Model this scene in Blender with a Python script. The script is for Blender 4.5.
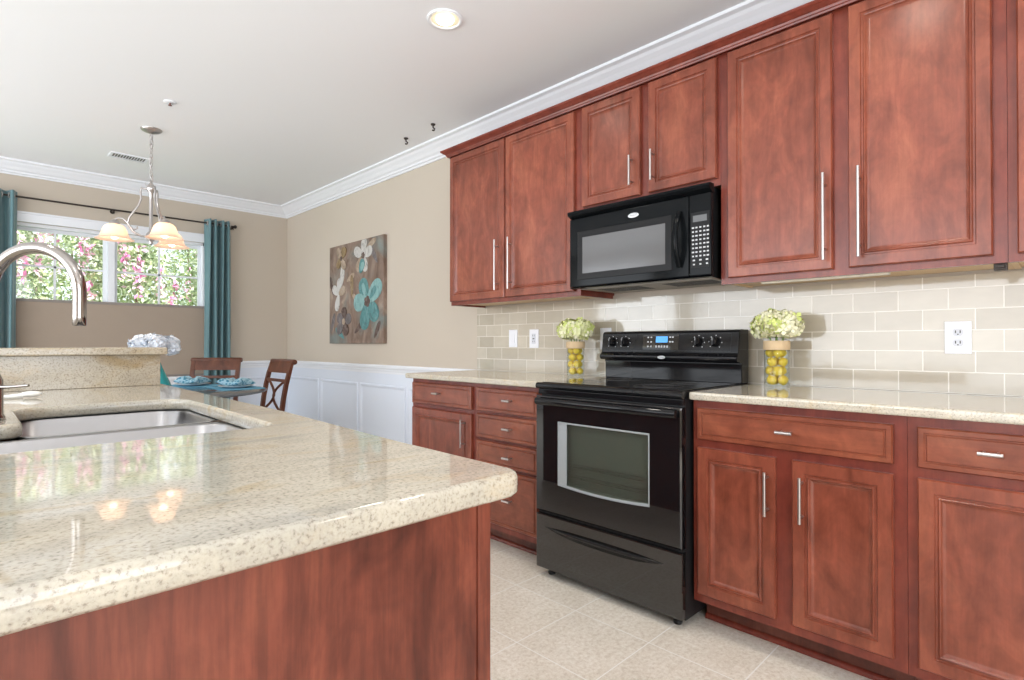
import bpy, bmesh, math, random
from mathutils import Vector, Matrix, noise

for o in list(bpy.data.objects):
    bpy.data.objects.remove(o, do_unlink=True)
random.seed(7)
PI = math.pi
SC = bpy.context.scene
COL = SC.collection

# ------------------------------------------------------------------ camera
CAM = (-2.648, 0.0, 1.1084)
YAW, PIT, FPX = 0.7807, 0.007, 552.35
cd = bpy.data.cameras.new('camera')
cam = bpy.data.objects.new('camera', cd)
COL.objects.link(cam)
cam.location = CAM
fwd = Vector((math.sin(YAW) * math.cos(PIT), math.cos(YAW) * math.cos(PIT), math.sin(PIT)))
cam.rotation_euler = fwd.to_track_quat('-Z', 'Y').to_euler()
cd.sensor_fit = 'HORIZONTAL'
cd.sensor_width = 36.0
cd.lens = FPX / 1024.0 * 36.0
cd.clip_start = 0.05
SC.camera = cam

# ------------------------------------------------------------------ colour management
SC.view_settings.view_transform = 'Standard'
SC.view_settings.look = 'None'
SC.view_settings.gamma = 1.0
SC.view_settings.use_curve_mapping = False
SC.view_settings.exposure = 0.15
try:
    SC.cycles.use_denoising = True
    SC.cycles.max_bounces = 10
    SC.cycles.diffuse_bounces = 5
    SC.cycles.sample_clamp_indirect = 6.0
    SC.cycles.caustics_reflective = False
    SC.cycles.caustics_refractive = False
except Exception:
    pass

# ------------------------------------------------------------------ world, sun, fill lamps
w = bpy.data.worlds.new('world')
SC.world = w
w.use_nodes = True
wn = w.node_tree
bg = wn.nodes['Background']
bg.inputs['Color'].default_value = (0.86, 0.93, 1.0, 1)
bg.inputs['Strength'].default_value = 1.7


def lamp(name, kind, loc, aim, energy, color=(1, 1, 1), **kw):
    d = bpy.data.lights.new(name, kind)
    d.energy = energy
    d.color = color
    for k, v in kw.items():
        setattr(d, k, v)
    o = bpy.data.objects.new(name, d)
    COL.objects.link(o)
    o.location = loc
    v = Vector(aim) - Vector(loc)
    o.rotation_euler = v.to_track_quat('-Z', 'Y').to_euler()
    return o


lamp('sun', 'SUN', (0, -5, 10), (-1.2, 1.6, 0), 6.5, (1.0, 0.96, 0.90), angle=0.03)
# added fill lamps at unseen openings, tilted up to brighten the ceiling
lamp('daylight_near_window', 'AREA', (-3.2, -2.33, 1.45), (-2.4, 3, 2.6), 75, (0.93, 0.96, 1.0),
     shape='RECTANGLE', size=3.2, size_y=2.1)
lamp('daylight_side_window', 'AREA', (-5.72, 2.2, 1.45), (-1, 2.8, 2.8), 104, (0.93, 0.96, 1.0),
     shape='RECTANGLE', size=4.4, size_y=2.1)
lamp('daylight_dining_side_window', 'AREA', (-5.72, 5.4, 1.45), (-1.8, 5.0, 3.0), 52, (0.90, 0.95, 1.0),
     shape='RECTANGLE', size=1.5, size_y=2.1)
# photographer's flash bounced off the ceiling
lamp('bounce_flash', 'SPOT', (-2.95, -0.6, 1.5), (-2.45, 0.75, 2.67), 200, (0.93, 0.96, 1.0),
     spot_size=1.2, spot_blend=0.9, shadow_soft_size=0.12)

# ------------------------------------------------------------------ materials
MATS = {}


def mat(name, color, rough=0.5, metal=0.0, **kw):
    m = bpy.data.materials.new(name)
    m.use_nodes = True
    b = m.node_tree.nodes['Principled BSDF']
    b.inputs['Base Color'].default_value = (*color, 1)
    b.inputs['Roughness'].default_value = rough
    b.inputs['Metallic'].default_value = metal
    for k, v in kw.items():
        b.inputs[k].default_value = v
    MATS[name] = m
    return m


def N(m, typ, **kw):
    n = m.node_tree.nodes.new(typ)
    for k, v in kw.items():
        setattr(n, k, v)
    return n


def L(m, a, b):
    m.node_tree.links.new(a, b)


def coords(m, scale=(1, 1, 1), rot=(0, 0, 0), loc=(0, 0, 0)):
    t = N(m, 'ShaderNodeTexCoord')
    mp = N(m, 'ShaderNodeMapping')
    mp.inputs['Scale'].default_value = scale
    mp.inputs['Rotation'].default_value = rot
    mp.inputs['Location'].default_value = loc
    L(m, t.outputs['Object'], mp.inputs['Vector'])
    return mp.outputs['Vector']


def tex_noise(m, vec, scale, detail=4, rough=0.55, dist=0.0):
    n = N(m, 'ShaderNodeTexNoise')
    n.inputs['Scale'].default_value = scale
    n.inputs['Detail'].default_value = detail
    n.inputs['Roughness'].default_value = rough
    n.inputs['Distortion'].default_value = dist
    L(m, vec, n.inputs['Vector'])
    return n.outputs['Fac']


def ramp(m, fac, stops):
    r = N(m, 'ShaderNodeValToRGB')
    e = r.color_ramp.elements
    while len(e) < len(stops):
        e.new(0.5)
    for i, (p, c) in enumerate(stops):
        e[i].position = p
        e[i].color = (*c, 1) if len(c) == 3 else c
    L(m, fac, r.inputs['Fac'])
    return r.outputs['Color']


def mix(m, fac, a, b, mode='MIX'):
    n = N(m, 'ShaderNodeMix', data_type='RGBA', blend_type=mode)
    for sock, v in ((n.inputs[0], fac), (n.inputs[6], a), (n.inputs[7], b)):
        if isinstance(v, (int, float)):
            sock.default_value = v
        elif isinstance(v, tuple):
            sock.default_value = (*v, 1)
        else:
            L(m, v, sock)
    return n.outputs[2]


def bump(m, h, strength=0.2, dist=0.01):
    b = N(m, 'ShaderNodeBump')
    b.inputs['Strength'].default_value = strength
    b.inputs['Distance'].default_value = dist
    L(m, h, b.inputs['Height'])
    L(m, b.outputs['Normal'], m.node_tree.nodes['Principled BSDF'].inputs['Normal'])


def base(m, col):
    L(m, col, m.node_tree.nodes['Principled BSDF'].inputs['Base Color'])


def wood(name, dark, mid, light, rough=0.30, vertical=True, coat=0.4, grain=1.0):
    m = mat(name, mid, rough, **{'Coat Weight': coat, 'Coat Roughness': 0.20, 'Specular IOR Level': 0.3})
    s = (6, 6, 2.2) if vertical else (6, 2.2, 6)
    a = tex_noise(m, coords(m, s), 1.5, 4, 0.6, 0.8)
    s2 = (60, 60, 3.5) if vertical else (60, 3.5, 60)
    g = tex_noise(m, coords(m, s2), 1.3, 5, 0.65, 0.3)
    bl = tex_noise(m, coords(m, (1, 1, .7)), 16.0, 5, 0.65, 0.5)
    c = ramp(m, a, [(0.30, dark), (0.5, mid), (0.70, light)])
    c2 = ramp(m, bl, [(0.33, (0.80, 0.77, 0.75)), (0.65, (1.14, 1.14, 1.14))])
    c = mix(m, 0.95, c, c2, 'MULTIPLY')
    gg = ramp(m, g, [(0.36, (1 - .20 * grain,) * 3), (0.6, (1.04,) * 3)])
    c = mix(m, 0.55, c, gg, 'MULTIPLY')
    base(m, c)
    return m


CHERRY = wood('cherry_wood', (0.150, 0.036, 0.018), (0.225, 0.057, 0.032), (0.300, 0.087, 0.047))
CHERRYF = wood('cherry_frame', (0.148, 0.028, 0.018), (0.185, 0.036, 0.022), (0.22, 0.048, 0.028), 0.32)
CHERRYH = wood('cherry_drawer', (0.165, 0.040, 0.020), (0.222, 0.060, 0.031), (0.288, 0.087, 0.044), vertical=False)
PANELW = wood('island_panel_wood', (0.085, 0.018, 0.010), (0.175, 0.043, 0.024), (0.265, 0.076, 0.041), 0.36, coat=0.12, grain=2.4)
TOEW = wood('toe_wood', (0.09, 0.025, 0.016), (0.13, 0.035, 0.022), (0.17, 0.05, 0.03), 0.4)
PLYW = mat('cabinet_underside', (0.66, 0.48, 0.30), 0.5)
CHAIRW = wood('chair_walnut', (0.075, 0.023, 0.011), (0.115, 0.037, 0.018), (0.155, 0.055, 0.028), 0.35, coat=0.08)

WALL = mat('wall_paint', (0.56, 0.475, 0.375), 0.75)
base(WALL, ramp(WALL, tex_noise(WALL, coords(WALL), 0.7, 2), [(0.3, (0.53, 0.462, 0.382)), (0.7, (0.56, 0.492, 0.41))]))
CEIL = mat('ceiling_paint', (0.84, 0.85, 0.87), 0.9)
WHITE = mat('white_trim', (0.80, 0.82, 0.86), 0.4)
WAINS = mat('wainscot_white', (0.72, 0.77, 0.86), 0.45)

# granite
def granite(name, tint, speck, rough=0.045, vein=True):
    m = mat(name, tint, rough, **{'Specular IOR Level': 0.65})
    rot = (0.0, 0.0, 0.5)
    big = tex_noise(m, coords(m, (1.2, 4.0, 2.5), rot), 2.2, 5, 0.6, 1.2)
    c = ramp(m, big, [(0.30, tuple(x * y for x, y in zip(tint, (0.82, 0.84, 0.88)))), (0.46, tint),
                      (0.56, tuple(min(1, x * 1.10) for x in tint)), (0.70, tuple(x * y for x, y in zip(tint, (0.92, 0.80, 0.60))))])
    sp = tex_noise(m, coords(m), 170, 3, 0.65)
    cs = ramp(m, sp, [(0.33, (0.52, 0.48, 0.44)), (0.45, (0.95, 0.94, 0.92)), (0.6, (1.08, 1.07, 1.04))])
    c = mix(m, speck, c, cs, 'MULTIPLY')
    pb = N(m, 'ShaderNodeTexVoronoi')
    pb.inputs['Scale'].default_value = 120
    L(m, coords(m), pb.inputs['Vector'])
    pc = ramp(m, pb.outputs['Distance'], [(0.10, (0.55, 0.47, 0.38)), (0.28, (1, 1, 1))])
    c = mix(m, 0.35 * speck, c, pc, 'MULTIPLY')
    gold = tex_noise(m, coords(m, (1, 2.4, 2), (0, 0, 0.7)), 5.5, 5, 0.65, 0.8)
    gf = ramp(m, gold, [(0.56, (0, 0, 0)), (0.70, (1, 1, 1))])
    gfac = N(m, 'ShaderNodeMath', operation='MULTIPLY')
    gfac.inputs[1].default_value = 0.24
    L(m, gf, gfac.inputs[0])
    c = mix(m, gfac.outputs[0], c, (0.56, 0.38, 0.18))
    base(m, c)
    return m


GRAN = granite('granite_cream', (0.45, 0.418, 0.352), 0.85)
GRANB = granite('granite_speckled', (0.43, 0.385, 0.31), 1.0, 0.14)
GRANR = granite('granite_grey_cream', (0.50, 0.462, 0.388), 0.85)

# floor tile
FLOOR = mat('floor_tile', (0.6, 0.55, 0.47), 0.42)
TS = 0.346
v = coords(FLOOR, (1 / TS, 1 / TS, 1), loc=(0.84 / TS, -1.104 / TS, 0))
sep = N(FLOOR, 'ShaderNodeSeparateXYZ')
L(FLOOR, v, sep.inputs[0])


def grout_axis(m, sock, wdt):
    f = N(m, 'ShaderNodeMath', operation='FRACT')
    L(m, sock, f.inputs[0])
    a = N(m, 'ShaderNodeMath', operation='SUBTRACT')
    L(m, f.outputs[0], a.inputs[0])
    a.inputs[1].default_value = 0.5
    b = N(m, 'ShaderNodeMath', operation='ABSOLUTE')
    L(m, a.outputs[0], b.inputs[0])
    c = N(m, 'ShaderNodeMath', operation='GREATER_THAN')
    L(m, b.outputs[0], c.inputs[0])
    c.inputs[1].default_value = 0.5 - wdt
    return c.outputs[0]


gx = grout_axis(FLOOR, sep.outputs[0], 0.0065)
gy = grout_axis(FLOOR, sep.outputs[1], 0.0065)
gm = N(FLOOR, 'ShaderNodeMath', operation='MAXIMUM')
L(FLOOR, gx, gm.inputs[0])
L(FLOOR, gy, gm.inputs[1])
t1 = tex_noise(FLOOR, coords(FLOOR), 60, 6, 0.78)
t2 = tex_noise(FLOOR, coords(FLOOR), 5, 4, 0.6)
fl = N(FLOOR, 'ShaderNodeVectorMath', operation='FLOOR')
L(FLOOR, v, fl.inputs[0])
wn_ = N(FLOOR, 'ShaderNodeTexWhiteNoise')
L(FLOOR, fl.outputs[0], wn_.inputs['Vector'])
fc = ramp(FLOOR, t1, [(0.32, (0.59, 0.515, 0.43)), (0.5, (0.77, 0.715, 0.635)), (0.66, (0.88, 0.845, 0.79))])
fc = mix(FLOOR, 0.7, fc, ramp(FLOOR, t2, [(0.3, (0.88, 0.86, 0.82)), (0.7, (1.06, 1.06, 1.06))]), 'MULTIPLY')
fc = mix(FLOOR, 0.35, fc, ramp(FLOOR, wn_.outputs['Value'], [(0, (0.86, 0.84, 0.82)), (1, (1.06, 1.05, 1.04))]), 'MULTIPLY')
fc = mix(FLOOR, gm.outputs[0], fc, (0.86, 0.84, 0.80))
base(FLOOR, fc)
inv = N(FLOOR, 'ShaderNodeMath', operation='SUBTRACT')
inv.inputs[0].default_value = 1.0
L(FLOOR, gm.outputs[0], inv.inputs[1])
bump(FLOOR, inv.outputs[0], 0.25, 0.003)

# backsplash
TILE = mat('glazed_subway_tile', (0.5, 0.47, 0.4), 0.1, **{'Coat Weight': 0.5, 'Coat Roughness': 0.04})
tb = N(TILE, 'ShaderNodeTexBrick')
tb.offset = 0.5
tb.inputs['Scale'].default_value = 1.0
tb.inputs['Brick Width'].default_value = 0.1575
tb.inputs['Row Height'].default_value = 0.0788
tb.inputs['Mortar Size'].default_value = 0.0022
tb.inputs['Mortar Smooth'].default_value = 0.25
tb.inputs['Bias'].default_value = 0.0
tb.inputs['Color1'].default_value = (0.455, 0.405, 0.325, 1)
tb.inputs['Color2'].default_value = (0.58, 0.53, 0.445, 1)
tb.inputs['Mortar'].default_value = (0.78, 0.745, 0.68, 1)
tc = N(TILE, 'ShaderNodeTexCoord')
s3 = N(TILE, 'ShaderNodeSeparateXYZ')
L(TILE, tc.outputs['Object'], s3.inputs[0])
cb = N(TILE, 'ShaderNodeCombineXYZ')
zz = N(TILE, 'ShaderNodeMath', operation='SUBTRACT')
L(TILE, s3.outputs[2], zz.inputs[0])
zz.inputs[1].default_value = 0.924
yy = N(TILE, 'ShaderNodeMath', operation='ADD')
L(TILE, s3.outputs[1], yy.inputs[0])
yy.inputs[1].default_value = 0.072
L(TILE, yy.outputs[0], cb.inputs[0])
L(TILE, zz.outputs[0], cb.inputs[1])
L(TILE, cb.outputs[0], tb.inputs['Vector'])
cl = tex_noise(TILE, coords(TILE, (1, 3, 8)), 3.0, 3)
base(TILE, mix(TILE, 0.5, tb.outputs['Color'], ramp(TILE, cl, [(0.3, (0.9, 0.89, 0.87)), (0.7, (1.05, 1.05, 1.05))]), 'MULTIPLY'))
i2 = N(TILE, 'ShaderNodeMath', operation='SUBTRACT')
i2.inputs[0].default_value = 1.0
L(TILE, tb.outputs['Fac'], i2.inputs[1])
wv = tex_noise(TILE, coords(TILE, (1, 1, 1)), 14.0, 2)
ad = N(TILE, 'ShaderNodeMath', operation='MULTIPLY_ADD')
L(TILE, wv, ad.inputs[0])
ad.inputs[1].default_value = 0.55
L(TILE, i2.outputs[0], ad.inputs[2])
bump(TILE, ad.outputs[0], 0.35, 0.004)

BLACK = mat('black_enamel', (0.008, 0.008, 0.009), 0.07, **{'Specular IOR Level': 0.28})
BLACKM = mat('black_satin', (0.014, 0.014, 0.015), 0.36, **{'Specular IOR Level': 0.3})
BLACKG = mat('black_glass', (0.006, 0.006, 0.007), 0.025, **{'Specular IOR Level': 0.75})
CTOPG = mat('ceramic_cooktop_glass', (0.008, 0.008, 0.009), 0.06, **{'Specular IOR Level': 0.7})
RINGM = mat('burner_ring_grey', (0.07, 0.07, 0.075), 0.2)
CAVITY = mat('oven_cavity_enamel', (0.41, 0.425, 0.395), 0.5)
FRAMEG = mat('window_border_grey', (0.42, 0.46, 0.48), 0.3, 0.3)
MWWIN = mat('microwave_window_screen', (0.125, 0.125, 0.13), 0.10, **{'Specular IOR Level': 0.4})
PRINT = mat('white_print', (0.55, 0.56, 0.58), 0.5)
LCD = mat('blue_display', (0.05, 0.25, 0.6), 0.2, **{'Emission Color': (0.05, 0.30, 0.75, 1), 'Emission Strength': 0.7})
LCDG = mat('grey_display', (0.12, 0.125, 0.13), 0.25)
SILV = mat('badge_silver', (0.75, 0.76, 0.78), 0.25, 0.4)
INK = mat('badge_ink', (0.05, 0.06, 0.09), 0.4)
NICK = mat('brushed_nickel', (0.54, 0.51, 0.50), 0.30, 1.0)
CHROME = mat('chrome', (0.36, 0.33, 0.31), 0.13, 1.0)
STEEL = mat('stainless_steel', (0.37, 0.365, 0.37), 0.30, 1.0)
IRON = mat('dark_iron', (0.035, 0.025, 0.02), 0.4, 0.3)
PLAST = mat('white_plastic', (0.84, 0.85, 0.90), 0.35)
SOCK = mat('socket_plastic', (0.66, 0.68, 0.74), 0.4)
SLOT = mat('slot_dark', (0.03, 0.03, 0.03), 0.5)
VENTG = mat('vent_gap_grey', (0.18, 0.18, 0.18), 0.6)
LEMON = mat('lemon_skin', (0.80, 0.58, 0.03), 0.4)
base(LEMON, ramp(LEMON, tex_noise(LEMON, coords(LEMON), 22, 3), [(0.3, (0.74, 0.48, 0.02)), (0.7, (0.86, 0.66, 0.07))]))
BURLAP = mat('burlap_ribbon', (0.62, 0.46, 0.28), 0.85)
PETALA = mat('petal_cream', (0.80, 0.82, 0.46), 0.6)
PETALB = mat('petal_lime', (0.62, 0.70, 0.22), 0.6)
PETALC = mat('petal_ivory', (0.88, 0.86, 0.62), 0.6)
PETW = mat('petal_white', (0.80, 0.83, 0.88), 0.6)
PETW2 = mat('petal_shade_white', (0.72, 0.78, 0.86), 0.6)  # cooler, darker white for flower cores and random petals
STEMG = mat('stem_green', (0.16, 0.28, 0.06), 0.6)
TEAL = mat('teal_curtain', (0.105, 0.205, 0.225), 0.7, **{'Sheen Weight': 0.3})
TEALV = mat('teal_glass_vase', (0.03, 0.38, 0.40), 0.12)
SHADEW = mat('woven_shade', (0.30, 0.235, 0.185), 0.85)
wv2 = N(SHADEW, 'ShaderNodeTexWave', wave_type='BANDS', bands_direction='Z')
wv2.inputs['Scale'].default_value = 34
wv2.inputs['Distortion'].default_value = 1.2
wv2.inputs['Detail'].default_value = 2
L(SHADEW, coords(SHADEW), wv2.inputs['Vector'])
base(SHADEW, ramp(SHADEW, wv2.outputs['Fac'], [(0.2, (0.30, 0.24, 0.19)), (0.8, (0.42, 0.34, 0.27))]))
ALAB = mat('alabaster_glass', (0.88, 0.70, 0.58), 0.35,
           **{'Emission Color': (1.0, 0.58, 0.40, 1), 'Emission Strength': 0.30, 'Subsurface Weight': 0.0})
_nt = ALAB.node_tree
_tl = _nt.nodes.new('ShaderNodeBsdfTranslucent')
_tl.inputs[0].default_value = (0.95, 0.85, 0.75, 1)
_mx = _nt.nodes.new('ShaderNodeMixShader')
_mx.inputs[0].default_value = 0.5
_nt.links.new(_nt.nodes['Principled BSDF'].outputs[0], _mx.inputs[1])
_nt.links.new(_tl.outputs[0], _mx.inputs[2])
_nt.links.new(_mx.outputs[0], _nt.nodes['Material Output'].inputs['Surface'])
BULB = mat('lit_bulb', (1, 0.9, 0.7), 0.4, **{'Emission Color': (1.0, 0.86, 0.62, 1), 'Emission Strength': 6.0})
DOWNL = mat('lit_downlight', (1, 0.95, 0.8), 0.4, **{'Emission Color': (1.0, 0.95, 0.82, 1), 'Emission Strength': 7.0})
BAFFLE = mat('cream_baffle', (0.85, 0.78, 0.60), 0.5)
PLATE = mat('plate_white', (0.72, 0.76, 0.78), 0.2)
NAPK = mat('patterned_napkin', (0.1, 0.4, 0.5), 0.8)
ck = N(NAPK, 'ShaderNodeTexVoronoi')
ck.inputs['Scale'].default_value = 38
L(NAPK, coords(NAPK), ck.inputs['Vector'])
base(NAPK, ramp(NAPK, ck.outputs['Distance'], [(0.32, (0.04, 0.22, 0.34)), (0.5, (0.36, 0.56, 0.66))]))
MATB = mat('blue_placemat', (0.12, 0.36, 0.52), 0.7)
GTABLE = mat('smoked_table_glass', (0.10, 0.115, 0.13), 0.08)
LEATH = mat('seat_fabric', (0.30, 0.22, 0.15), 0.7)
BRUSHW = mat('white_brush_plastic', (0.82, 0.82, 0.80), 0.4)
GRASS = mat('lawn', (0.20, 0.36, 0.10), 0.9)
LEAFA = mat('leaf_green', (0.46, 0.54, 0.27), 0.6)
LEAFB = mat('leaf_pale', (0.68, 0.74, 0.54), 0.6)
LEAFC = mat('leaf_deep', (0.30, 0.38, 0.20), 0.6)
PINK = mat('blossom_pink', (0.80, 0.25, 0.52), 0.6)
PINKL = mat('blossom_light_pink', (0.92, 0.55, 0.72), 0.6)
BARK = mat('bark', (0.28, 0.20, 0.15), 0.8)
SIDING = mat('house_siding', (0.75, 0.76, 0.78), 0.7)

# glass
def glassmat(name, tint=(1, 1, 1), ior=1.45, fac=0.08, rough=0.0):
    m = bpy.data.materials.new(name)
    m.use_nodes = True
    nt = m.node_tree
    nt.nodes.remove(nt.nodes['Principled BSDF'])
    out = nt.nodes['Material Output']
    tr = nt.nodes.new('ShaderNodeBsdfTransparent')
    tr.inputs[0].default_value = (*tint, 1)
    gl = nt.nodes.new('ShaderNodeBsdfGlossy')
    gl.inputs['Roughness'].default_value = rough
    lw = nt.nodes.new('ShaderNodeLayerWeight')
    lw.inputs[0].default_value = 0.5
    pw = nt.nodes.new('ShaderNodeMath')
    pw.operation = 'POWER'
    nt.links.new(lw.outputs['Facing'], pw.inputs[0])
    pw.inputs[1].default_value = 4.0
    fr = nt.nodes.new('ShaderNodeMath')
    fr.operation = 'MULTIPLY_ADD'
    nt.links.new(pw.outputs[0], fr.inputs[0])
    f0 = ((ior - 1) / (ior + 1)) ** 2
    fr.inputs[1].default_value = 0.8 * (1 - f0)
    fr.inputs[2].default_value = f0
    mx = nt.nodes.new('ShaderNodeMixShader')
    nt.links.new(fr.outputs[0], mx.inputs[0])
    nt.links.new(tr.outputs[0], mx.inputs[1])
    nt.links.new(gl.outputs[0], mx.inputs[2])
    nt.links.new(mx.outputs[0], out.inputs['Surface'])
    return m


GLASS = glassmat('clear_glass', (0.97, 0.99, 0.98))
OVENG = glassmat('oven_window_glass', (0.68, 0.71, 0.68), 1.9)

# ------------------------------------------------------------------ mesh builder
ROOT = {}


class G:
    """collects shapes (world coordinates) into one mesh"""

    def __init__(s, *mats):
        s.bm = bmesh.new()
        s.mats = list(mats)
        s.k = 0

    def use(s, m):
        if m not in s.mats:
            s.mats.append(m)
        s.k = s.mats.index(m)
        return s

    def _fin(s, faces, smooth=False):
        for f in faces:
            f.material_index = s.k
            f.smooth = smooth

    def box(s, x0, x1, y0, y1, z0, z1, bev=0.0, seg=2):
        x0, x1 = min(x0, x1), max(x0, x1)
        y0, y1 = min(y0, y1), max(y0, y1)
        z0, z1 = min(z0, z1), max(z0, z1)
        n0 = set(s.bm.faces)
        vs = [s.bm.verts.new((x, y, z)) for x in (x0, x1) for y in (y0, y1) for z in (z0, z1)]
        idx = [(0, 1, 3, 2), (4, 6, 7, 5), (0, 4, 5, 1), (2, 3, 7, 6), (0, 2, 6, 4), (1, 5, 7, 3)]
        fs = [s.bm.faces.new([vs[i] for i in f]) for f in idx]
        if bev > 0:
            es = list({e for f in fs for e in f.edges})
            bmesh.ops.bevel(s.bm, geom=es, offset=bev, segments=seg, affect='EDGES', profile=0.6)
            fs = [f for f in s.bm.faces if f not in n0]
        s._fin(fs)
        return s

    def loops(s, rings, close=True, cap=(True, True), smooth=False, flip=False):
        """rings: list of lists of points, equal length; skinned in order"""
        R = [[s.bm.verts.new(p) for p in r] for r in rings]
        n = len(R[0])
        fs = []
        for a, b in zip(R, R[1:]):
            rng = range(n) if close else range(n - 1)
            for i in rng:
                j = (i + 1) % n
                q = [a[i], a[j], b[j], b[i]]
                if flip:
                    q.reverse()
                fs.append(s.bm.faces.new(q))
        cs = []
        if cap[0]:
            cs.append(s.bm.faces.new(R[0] if flip else R[0][::-1]))
        if cap[1]:
            cs.append(s.bm.faces.new(R[-1][::-1] if flip else R[-1]))
        s._fin(fs, smooth)
        s._fin(cs, False)
        for f in cs:
            for e in f.edges:
                e.smooth = False
        return s

    def tube(s, pts, r, seg=10, cap=True, smooth=True, closed=False):
        pts = [Vector(p) for p in pts]
        n = len(pts)
        rs = r if isinstance(r, (list, tuple)) else [r] * n
        rings = []
        up = None
        for i, p in enumerate(pts):
            if closed:
                t = (pts[(i + 1) % n] - pts[i - 1]).normalized()
            else:
                t = (pts[min(i + 1, n - 1)] - pts[max(i - 1, 0)]).normalized()
            if up is None:
                up = t.orthogonal().normalized()
            else:
                up = (up - t * up.dot(t))
                if up.length < 1e-6:
                    up = t.orthogonal()
                up.normalize()
            b = t.cross(up)
            rings.append([p + (up * math.cos(2 * PI * k / seg) + b * math.sin(2 * PI * k / seg)) * rs[i] for k in range(seg)])
        if closed:
            rings.append(rings[0])
        return s.loops(rings, True, (cap and not closed, cap and not closed), smooth)

    def cyl(s, a, b, r, seg=16, r2=None, smooth=True):
        return s.tube([a, b], [r, r if r2 is None else r2], seg, True, smooth)

    def lathe(s, c, prof, seg=24, cap=(False, False), smooth=True, M=None):
        """prof: (radius, height) about vertical axis through c"""
        rings = []
        for r, h in prof:
            ring = []
            for k in range(seg):
                a = 2 * PI * k / seg
                p = Vector((r * math.cos(a), r * math.sin(a), h))
                if M is not None:
                    p = M @ p
                ring.append(Vector(c) + p)
            rings.append(ring)
        return s.loops(rings, True, cap, smooth)

    def sphere(s, c, r, sc=(1, 1, 1), seg=14, rings=9, M=None):
        prof = []
        for i in range(rings + 1):
            t = PI * i / rings
            prof.append((max(1e-4, r * math.sin(t)), -r * math.cos(t)))
        S = Matrix.Diagonal(sc).to_3x3()
        MM = (M @ S) if M is not None else S
        return s.lathe(c, prof, seg, (True, True), True, MM)

    def poly(s, pts, flip=False):
        vs = [s.bm.verts.new(p) for p in pts]
        if flip:
            vs.reverse()
        s._fin([s.bm.faces.new(vs)])
        return s

    def prism(s, outline, lo, hi, axis='z', smooth=False):
        """outline of 2D points extruded between lo and hi along axis"""
        def P(u, v, h):
            return {'z': (u, v, h), 'x': (h, u, v), 'y': (u, h, v)}[axis]
        return s.loops([[P(u, v, lo) for u, v in outline], [P(u, v, hi) for u, v in outline]], True, (True, True), smooth)

    def xform(s, M):
        bmesh.ops.transform(s.bm, matrix=M, verts=s.bm.verts)
        return s

    def build(s, name, parent=None, origin=None, mods=(), norm=True):
        if norm:
            bmesh.ops.recalc_face_normals(s.bm, faces=s.bm.faces)
        if parent is not None:
            org = ROOT[parent.name]
        elif origin is not None:
            org = Vector(origin)
        else:
            xs = [v.co for v in s.bm.verts]
            lo = Vector((min(v.x for v in xs), min(v.y for v in xs), min(v.z for v in xs)))
            hi = Vector((max(v.x for v in xs), max(v.y for v in xs), max(v.z for v in xs)))
            org = Vector(((lo.x + hi.x) / 2, (lo.y + hi.y) / 2, lo.z))
        bmesh.ops.translate(s.bm, verts=s.bm.verts, vec=-Vector(org))
        me = bpy.data.meshes.new(name)
        s.bm.to_mesh(me)
        s.bm.free()
        for m in s.mats:
            me.materials.append(m)
        o = bpy.data.objects.new(name, me)
        COL.objects.link(o)
        if parent is not None:
            o.parent = parent
            ROOT[o.name] = ROOT[parent.name]
        else:
            o.location = org
            ROOT[o.name] = Vector(org)
        for typ, kw in mods:
            md = o.modifiers.new(typ.lower(), typ)
            for k, v in kw.items():
                setattr(md, k, v)
        return o


def tag(o, label, cat, group=None, kind=None):
    if label:
        o['label'] = label
    if cat:
        o['category'] = cat
    if group:
        o['group'] = group
    if kind:
        o['kind'] = kind
    return o


def thing(name, loc, label, cat, group=None):
    o = bpy.data.objects.new(name, None)
    COL.objects.link(o)
    o.location = loc
    o.empty_display_size = 0.1
    ROOT[o.name] = Vector(loc)
    return tag(o, label, cat, group)


def struct(o, label=None, cat=None):
    o['kind'] = 'structure'
    if label:
        o['label'] = label
    o['category'] = cat or o.name.split('_')[0]
    return o


def copy_tree(o, parent=None):
    c = o.copy()
    COL.objects.link(c)
    if parent is not None:
        c.parent = parent
    for ch in list(o.children):
        copy_tree(ch, c)
    return c


def plabel(o, t):  # extra fixtures out of view, added to light the room
    o['label'] = t
    return o


def sweep(g, path, prof, side=1, closed=False):
    """profile (out, z) swept along a horizontal 2D path with mitred corners; out is to the side"""
    P = [Vector(p) for p in path]
    n = len(P)
    rings = []
    for i in range(n):
        d1 = (P[i] - P[i - 1]).normalized() if i > 0 else (P[1] - P[0]).normalized()
        d2 = (P[i + 1] - P[i]).normalized() if i < n - 1 else d1
        n1 = Vector((d1.y, -d1.x)) * side
        n2 = Vector((d2.y, -d2.x)) * side
        m = (n1 + n2)
        m = m / max(0.2, m.dot(n1)) if m.length > 1e-6 else n1
        rings.append([(P[i].x + m.x * o, P[i].y + m.y * o, z) for o, z in prof])
    return g.loops(rings, True, (True, True))


# ================================================================== ROOM
CEILZ, D = 2.67, 6.373
XL, YN = -5.8, -2.42
H = 0.922          # worktop height along the range wall

g = G(FLOOR)
g.box(XL - .1, 0.12, YN - .1, D + .1, -0.08, 0)
struct(g.build('floor', origin=(0, 0, 0)), 'beige square tile floor with pale grout', 'floor')
g = G(CEIL)
g.box(XL - .1, 0.12, YN - .1, D + .1, CEILZ, CEILZ + 0.1)
struct(g.build('ceiling', origin=(0, 0, 0)), 'flat white ceiling', 'ceiling')

g = G(WALL)
g.box(0, 0.12, YN, D + .12, 0, CEILZ)
wall_r = struct(g.build('wall_right', origin=(0, 0, 0)), 'beige painted wall behind the range and the flower painting', 'wall')

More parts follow.
